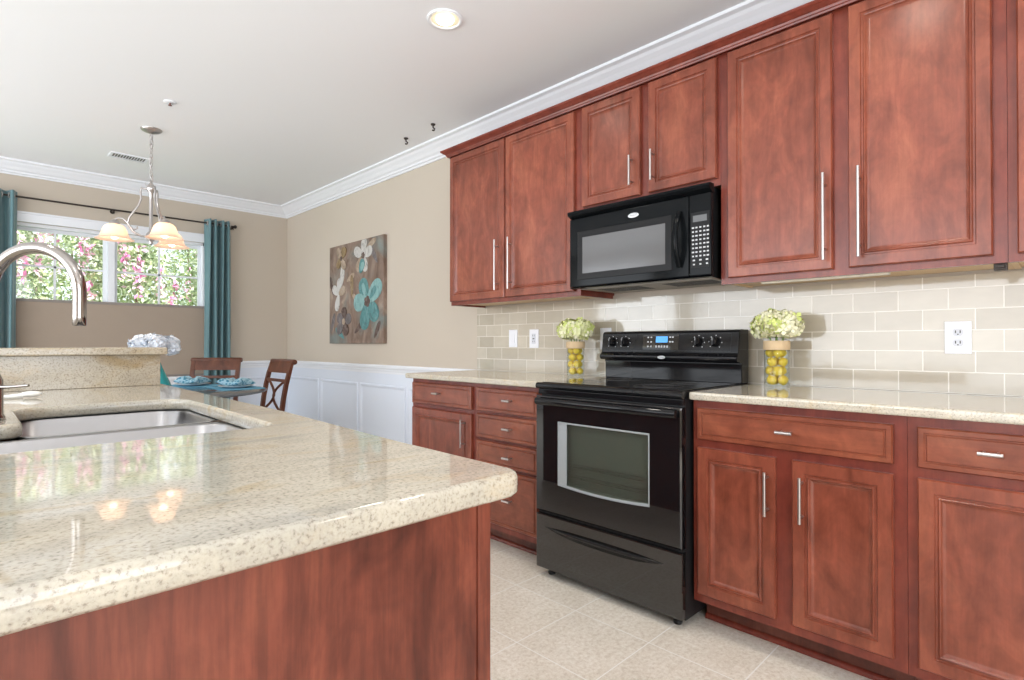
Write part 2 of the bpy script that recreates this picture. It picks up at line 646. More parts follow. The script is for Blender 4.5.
# far wall with the window opening
WX0, WX1, WZ0, WZ1 = -2.49, -0.845, 0.78, 2.165
g = G(WALL)
g.box(XL, WX0, D, D + .12, 0, CEILZ)
g.box(WX1, 0, D, D + .12, 0, CEILZ)
g.box(WX0, WX1, D, D + .12, 0, WZ0)
g.box(WX0, WX1, D, D + .12, WZ1, CEILZ)
wall_f = struct(g.build('wall_far', origin=(0, 0, 0)), 'beige painted wall around the dining window', 'wall')

# side and near walls with openings added for the fill lamps, out of view
g = G(WALL)
for a, b, c, d in ((YN, 0.0, 0, CEILZ), (4.4, 4.65, 0, CEILZ), (6.15, D, 0, CEILZ), (0.0, 4.4, 0, 0.4), (0.0, 4.4, 2.5, CEILZ), (4.65, 6.15, 0, 0.4), (4.65, 6.15, 2.5, CEILZ)):
    g.box(XL - .1, XL, a, b, c, d)
struct(g.build('wall_left', origin=(0, 0, 0)), 'beige painted wall with a wide opening', 'wall')
g = G(WALL)
for a, b, c, d in ((XL, -4.8, 0, CEILZ), (-1.6, 0, 0, CEILZ), (-4.8, -1.6, 0, 0.4), (-4.8, -1.6, 2.5, CEILZ)):
    g.box(a, b, YN - .1, YN, c, d)
struct(g.build('wall_near', origin=(0, 0, 0)), 'beige painted wall with a wide opening', 'wall')

# ceiling cornice (white crown)
cp = [(0, 2.558), (-.0, CEILZ), (.128, CEILZ), (.128, 2.655), (.105, 2.648), (.092, 2.635), (.07, 2.618),
      (.05, 2.598), (.034, 2.588), (.030, 2.575), (.016, 2.570), (.012, 2.558)]
g = G(WHITE)
sweep(g, [(0, YN), (0, D), (XL, D)], cp, side=-1)
struct(g.build('trim_1', origin=(0, 0, 0)), 'white crown molding under the ceiling', 'trim')

# baseboards
bp_ = [(0, 0), (.016, 0), (.016, .10), (.010, .12), (.006, .135), (0, .135)]
g = G(WHITE)
sweep(g, [(0, 2.965), (0, D)], bp_, side=-1)
struct(g.build('baseboard_right', origin=(0, 0, 0)), 'white baseboard under the wainscot panels', 'baseboard')
g = G(WHITE)
sweep(g, [(0, D), (XL, D)], bp_, side=-1)
struct(g.build('baseboard_far', origin=(0, 0, 0)), 'white baseboard below the dining window', 'baseboard')

# wainscot: white painted dado with picture-frame panels and a chair rail
def picture_frame(g, P, a0, a1, z0, z1):
    """P(a, out, z) maps wall coordinates; a raised molding ring"""
    prof = [(0, .0045), (.004, .014), (.012, .017), (.020, .014), (.030, .008), (.034, .0045)]
    rings = []
    for ins, out in prof:
        rings.append([P(a0 + ins, out, z0 + ins), P(a1 - ins, out, z0 + ins), P(a1 - ins, out, z1 - ins), P(a0 + ins, out, z1 - ins)])
    g.loops(rings, True, (False, False))


PR = lambda a, o, z: (-o, a, z)
PF = lambda a, o, z: (a, D - o, z)
rail = [(0, .845), (.012, .845), (.014, .862), (.020, .872), (.022, .884), (.036, .896), (.040, .912), (.034, .922), (0, .922)]
g = G(WAINS)
g.box(-.005, -.0005, 2.965, D - .001, .13, .85)
for a, b in ((5.545, 6.335), (4.735, 5.50), (3.935, 4.69), (3.05, 3.89)):
    picture_frame(g, PR, a, b, .22, .745)
dado_r = struct(g.build('trim_2', origin=(0, 0, 0)), 'white wainscot panels along the painting wall', 'trim')
g = G(WAINS)
g.box(WX1 + .06, -.006, D - .005, D - .0005, .13, .85)
g.box(XL, WX0 - .06, D - .005, D - .0005, .13, .85)
for a, b in ((-.72, -.06), (-3.4, -2.62), (-4.25, -3.5)):
    picture_frame(g, PF, a, b, .22, .745)
struct(g.build('trim_3', origin=(0, 0, 0)), 'white wainscot panel beside the dining window', 'trim')
g = G(WHITE)
sweep(g, [(0, 2.992), (0, D), (WX1 + .06, D)], rail, side=-1)
sweep(g, [(WX0 - .06, D), (XL, D)], rail, side=-1)
struct(g.build('trim_4', origin=(0, 0, 0)), 'white chair rail capping the wainscot', 'trim')

# backsplash tile on the range wall
g = G(TILE)
g.box(-.010, -.0005, -.45, 3.022, H + .001, 1.3655)
g.box(-.010, -.0005, 1.046, 1.82, .80, H + .001)
bs = g.build('backsplash', wall_r)
plabel(bs, 'glossy beige subway tile backsplash')

# ------------------------------------------------------------------ window
win = struct(thing('window_1', (-1.667, D + .05, WZ0), 'white double window with muntins looking onto pink flowering shrubs', 'window'))
g = G(WHITE)
cw = .072
g.box(WX0 - cw, WX1 + cw, D - .022, D - .0005, WZ1, WZ1 + .082, .004)
g.box(WX0 - cw - .01, WX1 + cw + .01, D - .030, D - .0005, WZ1 + .070, WZ1 + .088, .003)
g.box(WX0 - cw, WX0, D - .022, D - .0005, WZ0, WZ1, .004)
g.box(WX1, WX1 + cw, D - .022, D - .0005, WZ0, WZ1, .004)
g.build('casing', win)
g = G(WHITE)
g.box(WX0 - cw - .03, WX1 + cw + .03, D - .05, D + .04, WZ0 - .03, WZ0 - .0005, .006)
g.box(WX0 - cw, WX1 + cw, D - .018, D - .0005, WZ0 - .095, WZ0 - .03, .003)
g.build('sill', win)
g = G(WHITE)
FX0, FX1 = WX0 + .0005, WX1 - .0005
MX = -1.664
for a, b in ((FX0, FX0 + .035), (FX1 - .035, FX1), (MX - .026, MX + .026)):
    g.box(a, b, D + .02, D + .115, WZ0 + .0005, WZ1 - .0005)
g.box(FX0, FX1, D + .02, D + .115, WZ1 - .030, WZ1 - .0005)
g.box(FX0, FX1, D + .02, D + .115, WZ0 + .0005, WZ0 + .035)
g.build('window_frame', win)
for a, b in ((FX0 + .035, MX - .026), (MX + .026, FX1 - .035)):
    g = G(WHITE)
    for z0, z1, yo in ((WZ0 + .035, 1.46, .052), (1.43, WZ1 - .03, .078)):
        y0, y1 = D + yo, D + yo + .024
        g.box(a, a + .03, y0, y1, z0, z1)
        g.box(b - .03, b, y0, y1, z0, z1)
        g.box(a + .03, b - .03, y0, y1, z0, z0 + .035)
        g.box(a + .03, b - .03, y0, y1, z1 - .03, z1)
        c = (a + b) / 2
        g.box(c - .009, c + .009, y0 + .003, y1 - .003, z0, z1)
        zm = z0 + (z1 - z0) * (.525 if z0 > 1.3 else .5)
        g.box(a + .03, b - .03, y0 + .003, y1 - .003, zm - .009, zm + .009)
    s_ = g.build('sash', win)
    g = G(GLASS)
    g.box(a + .03, b - .03, D + .063, D + .066, WZ0 + .06, 1.44)
    g.box(a + .03, b - .03, D + .089, D + .092, 1.46, WZ1 - .05)
    g.build('pane', s_)

# woven top-down shade
sh = thing('window_shade', (-1.667, D - .03, .80), 'brown woven shade covering the lower half of the dining window', 'shade')
g = G(SHADEW)
g.box(WX0 + .004, WX1 - .004, D + .004, D + .012, .80, 1.478)
g.build('fabric', sh)
g = G(mat('shade_rail', (0.25, 0.22, 0.2), 0.5))
g.box(WX0 + .003, WX1 - .003, D + .001, D + .0185, 1.478, 1.503, .003)
g.build('top_rail', sh)
g = G(MATS['shade_rail'])
g.box(WX0 + .003, WX1 - .003, D + .001, D + .018, .782, .80, .003)
g.build('bottom_rail', sh)

# curtain rod
RZ, RY = 2.362, D - .085
rod = thing('curtain_rod', (-1.66, RY, RZ), 'thin dark curtain rod above the dining window', 'curtain rod')
g = G(IRON)
g.cyl((-2.77, RY, RZ), (-.606, RY, RZ), .0085, 12)
g.build('rod', rod)
for x, sgn in ((-2.77, -1), (-.606, 1)):
    g = G(IRON)
    g.sphere((x + sgn * .012, RY, RZ), .017, (1, 1, 1.1), 12, 8)
    g.build('finial', rod)
for x in (-2.752, -1.663, -.617):
    g = G(IRON)
    g.cyl((x, RY, RZ - .004), (x, D - .001, RZ - .004), .006, 8)
    g.cyl((x, D - .008, RZ - .004), (x, D - .001, RZ - .004), .02, 12)
    g.tube([(x, RY + .014, RZ - .004), (x, RY + .01, RZ - .016), (x, RY, RZ - .018), (x, RY - .012, RZ - .012)], .005, 8)
    g.cyl((x, RY, RZ - .016), (x, RY, RZ - .036), .005, 8)
    g.build('bracket', rod)


def curtain(x0, x1, npl, label, flare=0.0):
    root = thing('curtain', ((x0 + x1) / 2, RY, .02), label, 'curtain', 'teal grommet curtains')
    g = G(TEAL)
    nx, nz = npl * 10, 22
    amp = .046
    grid = []
    zs = [.02 + (RZ - .042) * j / nz for j in range(nz + 1)] + [RZ + .022, 2.405]
    for z in zs:
        t = (z - .02) / 2.385
        row = []
        for i in range(nx + 1):
            u = i / nx
            ph = u * npl * 2 * PI
            am = amp * (1.0 - .12 * math.sin(3 * t + u * 5)) * (0.85 + .15 * t)
            x = x0 + (x1 - x0) * u
            x = (x0 + x1) / 2 + (x - (x0 + x1) / 2) * (1 + flare * (1 - t))
            x += .006 * math.sin(ph * .5 + 4 * (1 - t))
            row.append((x, RY + am * math.cos(ph), z))
        grid.append(row)
    g.loops(grid, False, (False, False), True)
    g.bm.faces.ensure_lookup_table()
    cut = []
    for i in range(nx):
        if i % 5 == 2:                   # the rod passes where the cloth crosses it
            cut.append(g.bm.faces[nz * nx + i])
    bmesh.ops.delete(g.bm, geom=cut, context='FACES')
    g.build('fabric', root, mods=(('SOLIDIFY', dict(thickness=.003, offset=0)),))
    for k in range(npl * 2):
        u = (k + .5) / (npl * 2)
        x = x0 + (x1 - x0) * u
        M = Matrix.Rotation(PI / 2, 3, 'Y') @ Matrix.Rotation(0, 3, 'X')
        g = G(NICK)
        pts = [(x + .0, RY + .019 * math.cos(a), RZ + .019 * math.sin(a)) for a in [2 * PI * q / 14 for q in range(14)]]
        g.tube(pts, .0045, 6, closed=True)
        g.build('grommet', root)
    return root


curtain(-.885, -.632, 4, 'teal grommet curtain hanging beside the bare beige wall corner', .03)
curtain(-2.72, -2.335, 5, 'teal grommet curtain at the window end cut by the photo edge', .0)

# ================================================================== UPPER CABINETS
FRONT_U, DOOR_T = -.309, .021


def raised(g, fx, y0, y1, z0, z1, fr=.058, th=.021, slab=False):
    """a mitred frame door with a recessed flat panel, facing -x, back at x=fx"""
    if slab:
        prof = [(0, 0), (0, th - .006), (.004, th), (.016, th), (.0185, th - .0035), (.022, th - .0035), (.0245, th)]
    else:
        prof = [(0, 0), (0, th - .006), (.004, th), (fr - .018, th), (fr - .0155, th - .005), (fr - .010, th - .005),
                (fr - .006, th - .001), (fr - .003, th - .002), (fr + .001, th - .008), (fr + .008, th - .012), (fr + .012, th - .0125)]
    rings = []
    for ins, o in prof:
        x = fx - o
        rings.append([(x, y0 + ins, z0 + ins), (x, y1 - ins, z0 + ins), (x, y1 - ins, z1 - ins), (x, y0 + ins, z1 - ins)])
    g.loops(rings, True, (True, True))


def bar_pull(parent, x, y, z0, z1, horiz=False):
    g = G(NICK)
    off = .033
    if horiz:
        L_ = z1
        c = z0
        g.cyl((x - off, y - L_ / 2, c), (x - off, y + L_ / 2, c), .0058, 10)
        for q in (-.28, .28):
            g.cyl((x, y + q * L_, c), (x - off, y + q * L_, c), .0042, 8)
    else:
        g.cyl((x - off, y, z0), (x - off, y, z1), .0052, 10)
        for t in (.13, .87):
            zq = z0 + (z1 - z0) * t
            g.cyl((x, y, zq), (x - off, y, zq), .0045, 8)
    return plabel(g.build('handle', parent), 'brushed nickel bar pull')


def upper(y0, y1, zb, zt, doors, label, under=True):
    root = thing('upper_cabinet', (-.155, (y0 + y1) / 2, zb), label, 'cabinet', 'wall cabinets in cherry wood')
    g = G(CHERRYF)
    g.box(FRONT_U, -.0005, y0 + .0005, y1 - .0005, zb + .018, zt)
    g.box(FRONT_U, FRONT_U + .02, y0 + .0005, y1 - .0005, zb, zb + .018)
    if y1 > 2:
        g.box(FRONT_U + .02, -.0125, y0 + .0005, y0 + .018, zb, zb + .018)
        g.box(FRONT_U + .02, -.0125, y1 - .018, y1 - .0005, zb, zb + .018)
    g.build('cabinet_body', root)
    g = G(PLYW)
    if y1 < 2:
        g.box(FRONT_U + .021, -.0125, y0 + .0005, y0 + .018, zb + .006, zb + .0178)
        g.box(FRONT_U + .021, -.0125, y1 - .018, y1 - .0005, zb + .006, zb + .0178)
    g.box(FRONT_U + .021, -.0125, y0 + .019, y1 - .019, zb + .012, zb + .0178)
    plabel(g.build('underside_panel', root), 'pale wood bottom panel')
    for dy0, dy1, z0, z1, hy, hz0, hz1 in doors:
        g = G(CHERRY)
        raised(g, FRONT_U, dy0, dy1, z0, z1)
        d = g.build('door', root)
        bar_pull(d, FRONT_U - DOOR_T, hy, hz0, hz1)
    return root


UT = 2.395
upper(1.838, 2.945, 1.366, UT, [(2.412, 2.938, 1.391, 2.360, 2.461, 1.436, 1.744),
                                (1.872, 2.400, 1.391, 2.360, 2.345, 1.436, 1.744)],
      'two-door tall cherry wall cabinet beside the bare painted wall')
upper(1.066, 1.838, 1.802, UT, [(1.463, 1.816, 1.832, 2.360, 1.502, 1.880, 2.025),
                                (1.080, 1.417, 1.832, 2.360, 1.384, 1.880, 2.025)],
      'short two-door cherry wall cabinet right above the black microwave')
upper(.135, 1.066, 1.366, UT, [(.627, 1.030, 1.391, 2.360, .650, 1.424, 1.752),
                               (.170, .574, 1.391, 2.360, .535, 1.424, 1.752)],
      'wide two-door cherry wall cabinet above the lemon vase and power outlet')
upper(-.55, .135, 1.366, UT, [(-.27, .112, 1.391, 2.360, -.23, 1.424, 1.752)],
      'cherry wall cabinet of which only a door edge shows at the photo border')

# crown along the top of the wall cabinets
g = G(CHERRYF)
ccp = [(.0005, 2.364), (.007, 2.364), (.009, 2.371), (.013, 2.373), (.016, 2.381), (.026, 2.388), (.034, 2.394),
       (.038, 2.396), (.042, 2.401), (.042, 2.408), (.0005, 2.408)]
sweep(g, [(-.331, -.55), (-.331, 2.946), (-.0005, 2.946)], ccp, side=-1)
tag(g.build('cabinet_crown'), 'cherry crown molding running along the top of the wall cabinets', 'molding')

# under-cabinet light strip and bracket
g = G(mat('strip_light_cover', (0.74, 0.70, 0.60), 0.4))
g.box(-.262, -.238, .46, .915, 1.361, 1.3775, .004)
tag(g.build('under_cabinet_light'), 'thin beige light strip mounted under the wide wall cabinet', 'light')
g = G(IRON)
g.box(-.285, -.255, .138, .172, 1.345, 1.3775, .003)
g.box(-.30, -.262, .145, .165, 1.352, 1.362, .002)
tag(g.build('under_cabinet_bracket'), 'small dark bracket under the wall cabinets near the photo border', 'bracket')
# ================================================================== BASE CABINETS
FB = -.609


def basecab(y0, y1, label, fronts, end=False):
    """fronts: ('drawer'|'door', y0, y1, z0, z1, pull)"""
    root = thing('base_cabinet', (-.3, (y0 + y1) / 2, 0), label, 'cabinet', 'base cabinets in cherry wood')
    g = G(CHERRYF)
    g.box(FB, -.0115, y0 + .0005, y1 - .0005, .106, .8905)
    g.build('cabinet_body', root)
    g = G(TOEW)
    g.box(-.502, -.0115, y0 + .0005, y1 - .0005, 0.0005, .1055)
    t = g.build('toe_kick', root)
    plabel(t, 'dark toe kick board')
    g = G(CHERRYF)
    g.prism([(-.516, .0005), (-.503, .0005), (-.503, .02), (-.507, .019), (-.512, .014), (-.515, .008)], y0 + .0005, y1 - .0005, 'y')
    g.build('shoe_molding', t)
    for kind, a, b, z0, z1, pull in fronts:
        g = G(CHERRYH if kind == 'drawer' else CHERRY)
        raised(g, FB, a, b, z0, z1, slab=(kind == 'drawer'))
        d = g.build('drawer_front' if kind == 'drawer' else 'door', root)
        if kind == 'drawer':
            bar_pull(d, FB - .021, pull[0], pull[1], .054, True)
        else:
            bar_pull(d, FB - .021, pull[0], pull[1], pull[2])
    return root


basecab(2.346, 2.957, 'cherry base cabinet ending the run next to the white wainscot',
        [('drawer', 2.370, 2.940, .737, .868, (2.66, .812)),
         ('door', 2.370, 2.940, .142, .712, (2.418, .522, .680))])
basecab(1.832, 2.346, 'cherry base cabinet with a stack of four drawers beside the range',
        [('drawer', 1.858, 2.322, .739, .868, (2.053, .812)),
         ('drawer', 1.858, 2.322, .594, .726, (2.053, .664)),
         ('drawer', 1.858, 2.322, .452, .580, (2.053, .514)),
         ('drawer', 1.858, 2.322, .142, .438, (2.053, .293))])
basecab(.349, 1.043, 'cherry base cabinet with one wide drawer over two doors',
        [('drawer', .383, 1.020, .739, .861, (.690, .803)),
         ('door', .730, 1.020, .142, .708, (.753, .505, .659)),
         ('door', .383, .675, .142, .708, (.639, .505, .659))])
basecab(-.45, .349, 'cherry base cabinet with a single door nearest the photo border',
        [('drawer', -.010, .322, .739, .861, (.154, .806)),
         ('door', -.010, .322, .142, .708, (.02, .505, .659))])

# worktops
def worktop(name, x0, x1, y0, y1, z0, z1, m):
    g = G(m)
    g.box(x0, x1, y0, y1, z0, z1, .009, 3)
    return g.build(name)


tag(worktop('worktop', -.648, -.0105, 1.822, 2.991, .891, H, GRANR), 'cream granite worktop over the drawer stack beside the range', 'worktop', 'granite worktops on the range wall')
tag(worktop('worktop', -.648, -.0105, -.45, 1.044, .891, H, GRANR), 'cream granite worktop carrying the vase under the wide wall cabinet', 'worktop', 'granite worktops on the range wall')

# ================================================================== RANGE
RY0, RY1 = 1.0505, 1.8135
rng = thing('electric_range', (-.35, (RY0 + RY1) / 2, 0), 'black freestanding electric range with glass oven door', 'range')
g = G(BLACKM)
g.box(-.652, -.03, RY0 + .004, RY1 - .004, .032, .893)
g.build('range_body', rng)
for x in (-.63, -.10):
    for y in (RY0 + .05, RY1 - .05):
        g = G(BLACKM)
        g.lathe((x, y, 0), [(.016, .0), (.018, .004), (.018, .012), (.008, .016), (.008, .033)], 12, (True, True))
        g.build('foot', rng)
# cooktop with rounded front lip
g = G(BLACK)
prof = [(-.655, .894), (-.680, .894), (-.689, .898), (-.693, .906), (-.691, .915), (-.685, .921), (-.676, .9235), (-.055, .9235), (-.055, .894)]
g.prism(prof, RY0, RY1, 'y')
ct = g.build('cooktop', rng)
g = G(CTOPG)
g.box(-.665, -.14, RY0 + .02, RY1 - .02, .9236, .9262, .001, 1)
gl_ = plabel(g.build('glass_top', ct), 'shiny black ceramic glass')
for x, y, r in ((-.52, 1.25, .105), (-.52, 1.62, .085), (-.27, 1.25, .075), (-.27, 1.62, .100)):
    g = G(RINGM)
    for rr in (r, r * .62):
        g.lathe((x, y, .9263), [(rr - .0015, 0), (rr - .0015, .0004), (rr + .0015, .0004), (rr + .0015, 0)], 40)
    g.build('burner_ring', ct)
# vent band between cooktop and door
g = G(BLACK)
g.box(-.676, -.652, RY0 + .004, RY1 - .004, .868, .893, .004)
g.build('front_band', rng)


def rect_loop(x, y0, y1, z0, z1, k=8, bow=0.0, rad=0.0):
    pts = []
    for i in range(k):
        t = i / k
        pts.append((x, y0 + (y1 - y0) * t, z0 - bow * (1 - (2 * t - 1) ** 2)))
    for i in range(k):
        pts.append((x, y1, z0 + (z1 - z0) * i / k))
    for i in range(k):
        pts.append((x, y1 + (y0 - y1) * i / k, z1))
    for i in range(k):
        pts.append((x, y0, z1 + (z0 - z1) * i / k))
    return pts


DY0, DY1, DZ0, DZ1 = RY0 + .001, RY1 - .001, .315, .862
WY0, WY1, WZa, WZb = 1.190, 1.675, .452, .748
g = G(BLACKG)
g.loops([rect_loop(-.656, DY0, DY1, DZ0, DZ1), rect_loop(-.686, DY0, DY1, DZ0, DZ1), rect_loop(-.692, DY0 + .006, DY1 - .006, DZ0 + .006, DZ1 - .006),
         rect_loop(-.692, WY0, WY1, WZa, WZb, 8, .012), rect_loop(-.690, WY0, WY1, WZa, WZb, 8, .012)], True, (True, False))
door = g.build('oven_door', rng)
g = G(FRAMEG)
ins = lambda q, x, bw=.012: rect_loop(x, WY0 + q, WY1 - q, WZa + q, WZb - q, 8, bw)
g.loops([ins(0, -.6905), ins(.002, -.6915), ins(.007, -.6905), ins(.010, -.684)], True, (False, False))
g.box(-.689, -.686, WY1 - .052, WY1 - .009, WZa + .006, WZb - .009)
plabel(g.build('window_border', door), 'pale grey border')
g = G(CAVITY)
g.loops([ins(.010, -.684), ins(.014, -.6615)], True, (False, True), flip=True)
g.build('oven_cavity', door)
g = G(OVENG)
g.box(-.6835, -.6825, WY0 + .008, WY1 - .008, WZa - .002, WZb - .008)
g.build('oven_glass', door)
for z in (.545, .545 - .05):
    g = G(NICK)
    for k in range(2):
        g.cyl((-.676 + k * .008, WY0 + .02, z + k * .012), (-.676 + k * .008, WY1 - .062, z + k * .012), .0022, 6)
    for k in range(4):
        yy_ = WY0 + .06 + k * .10
        g.cyl((-.6765, yy_, z), (-.664, yy_, z + .014), .0016, 6)
    g.build('oven_rack', door)
# bar handle across the door top
g = G(BLACK)
hp = []
for i in range(17):
    t = i / 16
    y = DY0 + .012 + (DY1 - DY0 - .034) * t
    o = .034 - .008 * abs(2 * t - 1) ** 3
    hp.append((y, o))
rings = []
for y, o in hp:
    cx_, cz_ = -.692 - o + .006, .838
    rings.append([(cx_ + .013 * math.cos(a), y, cz_ + .017 * math.sin(a)) for a in [2 * PI * q / 12 for q in range(12)]])
g.loops(rings, True, (True, True), True)
for y in (DY0 + .03, DY1 - .042):
    g.box(-.722, -.691, y - .016, y + .016, .826, .850, .004)
g.build('handle', door)
# storage drawer with a sculpted pull
g = G(mat('charcoal_enamel', (0.010, 0.0095, 0.009), 0.035, **{'Specular IOR Level': 1.0}))
g.box(-.688, -.656, DY0, DY1, .042, .300, .006)
dr = g.build('storage_drawer', rng)
g = G(BLACK)
pr, pf = [], []
yc = (1.125 + 1.755) / 2
for i in range(21):
    t = i / 20
    y = 1.125 + .63 * t
    e = 1 - abs(2 * t - 1) ** 3.0
    zt_ = .243 + .004 * e
    hgt = .001 + .036 * e
    pr.append([(-.6875, y, zt_), (-.6885 - .016 * e, y, zt_ - .002), (-.6885 - .017 * e, y, zt_ - .006 * e - .002), (-.6875, y, zt_ - hgt)])
g.loops(pr, True, (True, True), True)
plabel(g.build('drawer_pull', dr), 'swooping black pull lip')
g = G(BLACKM)
g.box(-.670, -.653, DY0 + .003, DY1 - .003, .300, .3155)
g.build('door_gap_strip', rng)

# backguard
g = G(BLACK)
pf = [(-.05, .9235), (-.125, .9235), (-.128, 1.014), (-.134, 1.022), (-.172, 1.026), (-.182, 1.036), (-.180, 1.048), (-.166, 1.060),
      (-.162, 1.066), (-.150, 1.162), (-.142, 1.172), (-.12, 1.176), (-.05, 1.176)]
g.prism(pf, RY0 + .003, RY1 - .003, 'y')
bgd = g.build('backguard', rng, mods=(('BEVEL', dict(width=.004, segments=2, limit_method='ANGLE', angle_limit=.9)),))
g = G(BLACKM)
g.box(-.1315, -.126, RY0 + .004, RY1 - .004, 1.0145, 1.0215)
g.build('shadow_gap', bgd)  # solid black strip drawn in as the shade of the gap


def bgpt(y, z, o=0.0):
    """a point on the sloping control face"""
    t = (z - 1.070) / (1.166 - 1.070)
    return Vector((-.162 + .012 * t - o * .9923, y, z - .004 + o * .1240))


BN = Vector((-.9923, 0, .1240))
BU = Vector((.1240, 0, .9923))


def bgbox(g, y0, y1, z0, z1, o0, o1):
    r = [[bgpt(y, z, o) for y, z in ((y0, z0), (y1, z0), (y1, z1), (y0, z1))] for o in (o0, o1)]
    return g.loops(r, True, (True, True))


# inset outline of the control face
g = G(BLACKM)
for a, b, c, d in ((RY0 + .04, RY1 - .04, 1.0775, 1.0790), (RY0 + .04, RY1 - .04, 1.1600, 1.1612),
                   (RY0 + .04, RY0 + .0412, 1.079, 1.160), (RY1 - .0412, RY1 - .04, 1.079, 1.160)):
    bgbox(g, a, b, c, d, .0002, .0011)
g.build('panel_outline', bgd)
for i, y in enumerate((1.742, 1.662, 1.250, 1.165)):
    g = G(BLACK)
    c = bgpt(y, 1.121)
    rg = []
    for r, o in ((.023, .0005), (.023, .008), (.020, .012), (.018, .026), (.015, .030)):
        rg.append([c + BN * o + Vector((0, 1, 0)) * r * math.cos(a) + BU * r * math.sin(a) for a in [2 * PI * q / 20 for q in range(20)]])
    g.loops(rg, True, (True, True), True)
    g.use(BLACKM)
    gr = []
    for o in (.028, .036):
        gr.append([c + BN * o + Vector((0, 1, 0)) * u + BU * v_ for u, v_ in ((-.0035, -.017), (.0035, -.017), (.0035, .017), (-.0035, .017))])
    g.loops(gr, True, (True, True))
    g.use(PRINT)
    gr = []
    for o in (.036, .0366):
        gr.append([c + BN * o + Vector((0, 1, 0)) * u + BU * v_ for u, v_ in ((-.001, .004), (.001, .004), (.001, .016), (-.001, .016))])
    g.loops(gr, True, (True, True))
    g.build('control_knob', bgd)
    # ring of white dial marks printed round the knob
    g = G(BLACK, PRINT)
    n_ = 48
    ring = [[g.bm.verts.new(c + BN * .0005 + Vector((0, 1, 0)) * r * math.cos(2 * PI * q / n_) + BU * r * math.sin(2 * PI * q / n_)) for q in range(n_)] for r in (.0245, .0295, .0335)]
    for r in range(2):
        for q in range(n_):
            f = g.bm.faces.new([ring[r][q], ring[r][(q + 1) % n_], ring[r + 1][(q + 1) % n_], ring[r + 1][q]])
            ang = (q + .5) / n_ * 360
            f.material_index = 1 if r == 1 and q % 6 == 0 and not 240 < ang < 300 else 0
    g.build('dial_ring', bgd, norm=False)
g = G(BLACKG)
bgbox(g, 1.352, 1.552, 1.083, 1.158, .0003, .0012)
dp = g.build('button_panel', bgd)
g = G(LCD)
bgbox(g, 1.412, 1.478, 1.119, 1.150, .0013, .0020)
plabel(g.build('clock_display', bgd), 'lit blue clock display')
spots = [(1.408 + k * .0155, 1.417 + k * .0155, 1.094, 1.104) for k in range(5)]
spots += [(a, a + .009, zq, zq + .007) for a in (1.500, 1.518, 1.380, 1.394) for zq in (1.096, 1.119, 1.142) if not (a < 1.45 and zq < 1.10)]
for a, b, c, d in spots:
    g = G(PRINT)
    bgbox(g, a, b, c, d, .0013, .0018)
    g.build('button', bgd)


def oval_badge(parent, c, wdt, hgt, nrm, up, txt='Whirlpool'):
    c, nrm, up = Vector(c), Vector(nrm).normalized(), Vector(up).normalized()
    rt = up.cross(nrm)
    g = G(SILV)
    rg = []
    for sc, o in ((1, 0.0), (1, .002), (.9, .003)):
        rg.append([c + nrm * o + rt * wdt * sc * math.cos(a) + up * hgt * sc * math.sin(a) for a in [2 * PI * q / 24 for q in range(24)]])
    g.loops(rg, True, (True, True))
    cu = bpy.data.curves.new('logo_lettering', 'FONT')
    cu.body = txt
    cu.align_x, cu.align_y = 'CENTER', 'CENTER'
    cu.size = hgt * .82
    cu.extrude = .0001
    to = bpy.data.objects.new('lettering', cu)
    COL.objects.link(to)
    dg = bpy.context.evaluated_depsgraph_get()
    me = bpy.data.meshes.new_from_object(to.evaluated_get(dg))
    bpy.data.objects.remove(to)
    M = Matrix((rt, up, nrm)).transposed().to_4x4()
    M.translation = c + nrm * .0033
    me.transform(M)
    g.use(INK)
    n0 = len(g.bm.faces)
    g.bm.from_mesh(me)
    g.bm.faces.ensure_lookup_table()
    for f in g.bm.faces[n0:]:
        f.material_index = g.k
    bpy.data.meshes.remove(me)
    # swoosh around the lettering
    pts = [c + nrm * .0032 + rt * wdt * .78 * math.cos(a) + up * hgt * .70 * math.sin(a) for a in [PI * (.15 + .75 * q / 14) for q in range(15)]]
    g.tube(pts, .0005, 5)
    return g.build('logo_badge', parent)


oval_badge(bgd, (-.1815, 1.432, 1.0415), .021, .0085, (-1, 0, -.1), (-.1, 0, 1))

# ================================================================== MICROWAVE
MWBLK = mat('microwave_black', (0.006, 0.007, 0.008), 0.09, **{'Specular IOR Level': 0.10})
MWPAN = mat('microwave_panel_black', (0.014, 0.014, 0.015), 0.3, **{'Specular IOR Level': 0.14})
MYF = 1.853
MY0, MY1, MZ0, MZ1 = 1.076, 1.8365, 1.394, 1.800
mw = thing('microwave', (-.2, (MY0 + MY1) / 2, MZ0), 'black over-the-range microwave under the short wall cabinet', 'microwave')
g = G(BLACKM)
g.box(-.375, -.0325, MY0 + .022, MY1 - .003, MZ0 + .006, MZ1)
g.build('microwave_body', mw)
g = G(MWBLK)
g.prism([(-.375, 1.760), (-.384, 1.760), (-.418, 1.776), (-.424, 1.786), (-.422, 1.797), (-.414, MZ1), (-.375, MZ1)], MY0, MYF, 'y')
g.build('vent_grille', mw)
g = G(MWBLK)
g.box(-.404, -.3755, 1.180, MYF - .001, 1.404, 1.760, .005)
g.prism([(-.3755, 1.404), (-.3755, MZ0 + .002), (-.396, MZ0 + .004), (-.404, 1.402)], MY0 + .001, MYF - .001, 'y')
md = g.build('door', mw)
g = G(MWPAN)
r_ = lambda q, x: rect_loop(x, 1.262 + q, 1.800 - q, 1.440 + q, 1.690 - q, 6)
g.loops([r_(0, -.4043), r_(.002, -.4058), r_(.030, -.4058), r_(.034, -.4045)], True, (False, False))
g.build('window_border', md)
g = G(MWWIN)
g.box(-.4052, -.4041, 1.290, 1.768, 1.468, 1.658)
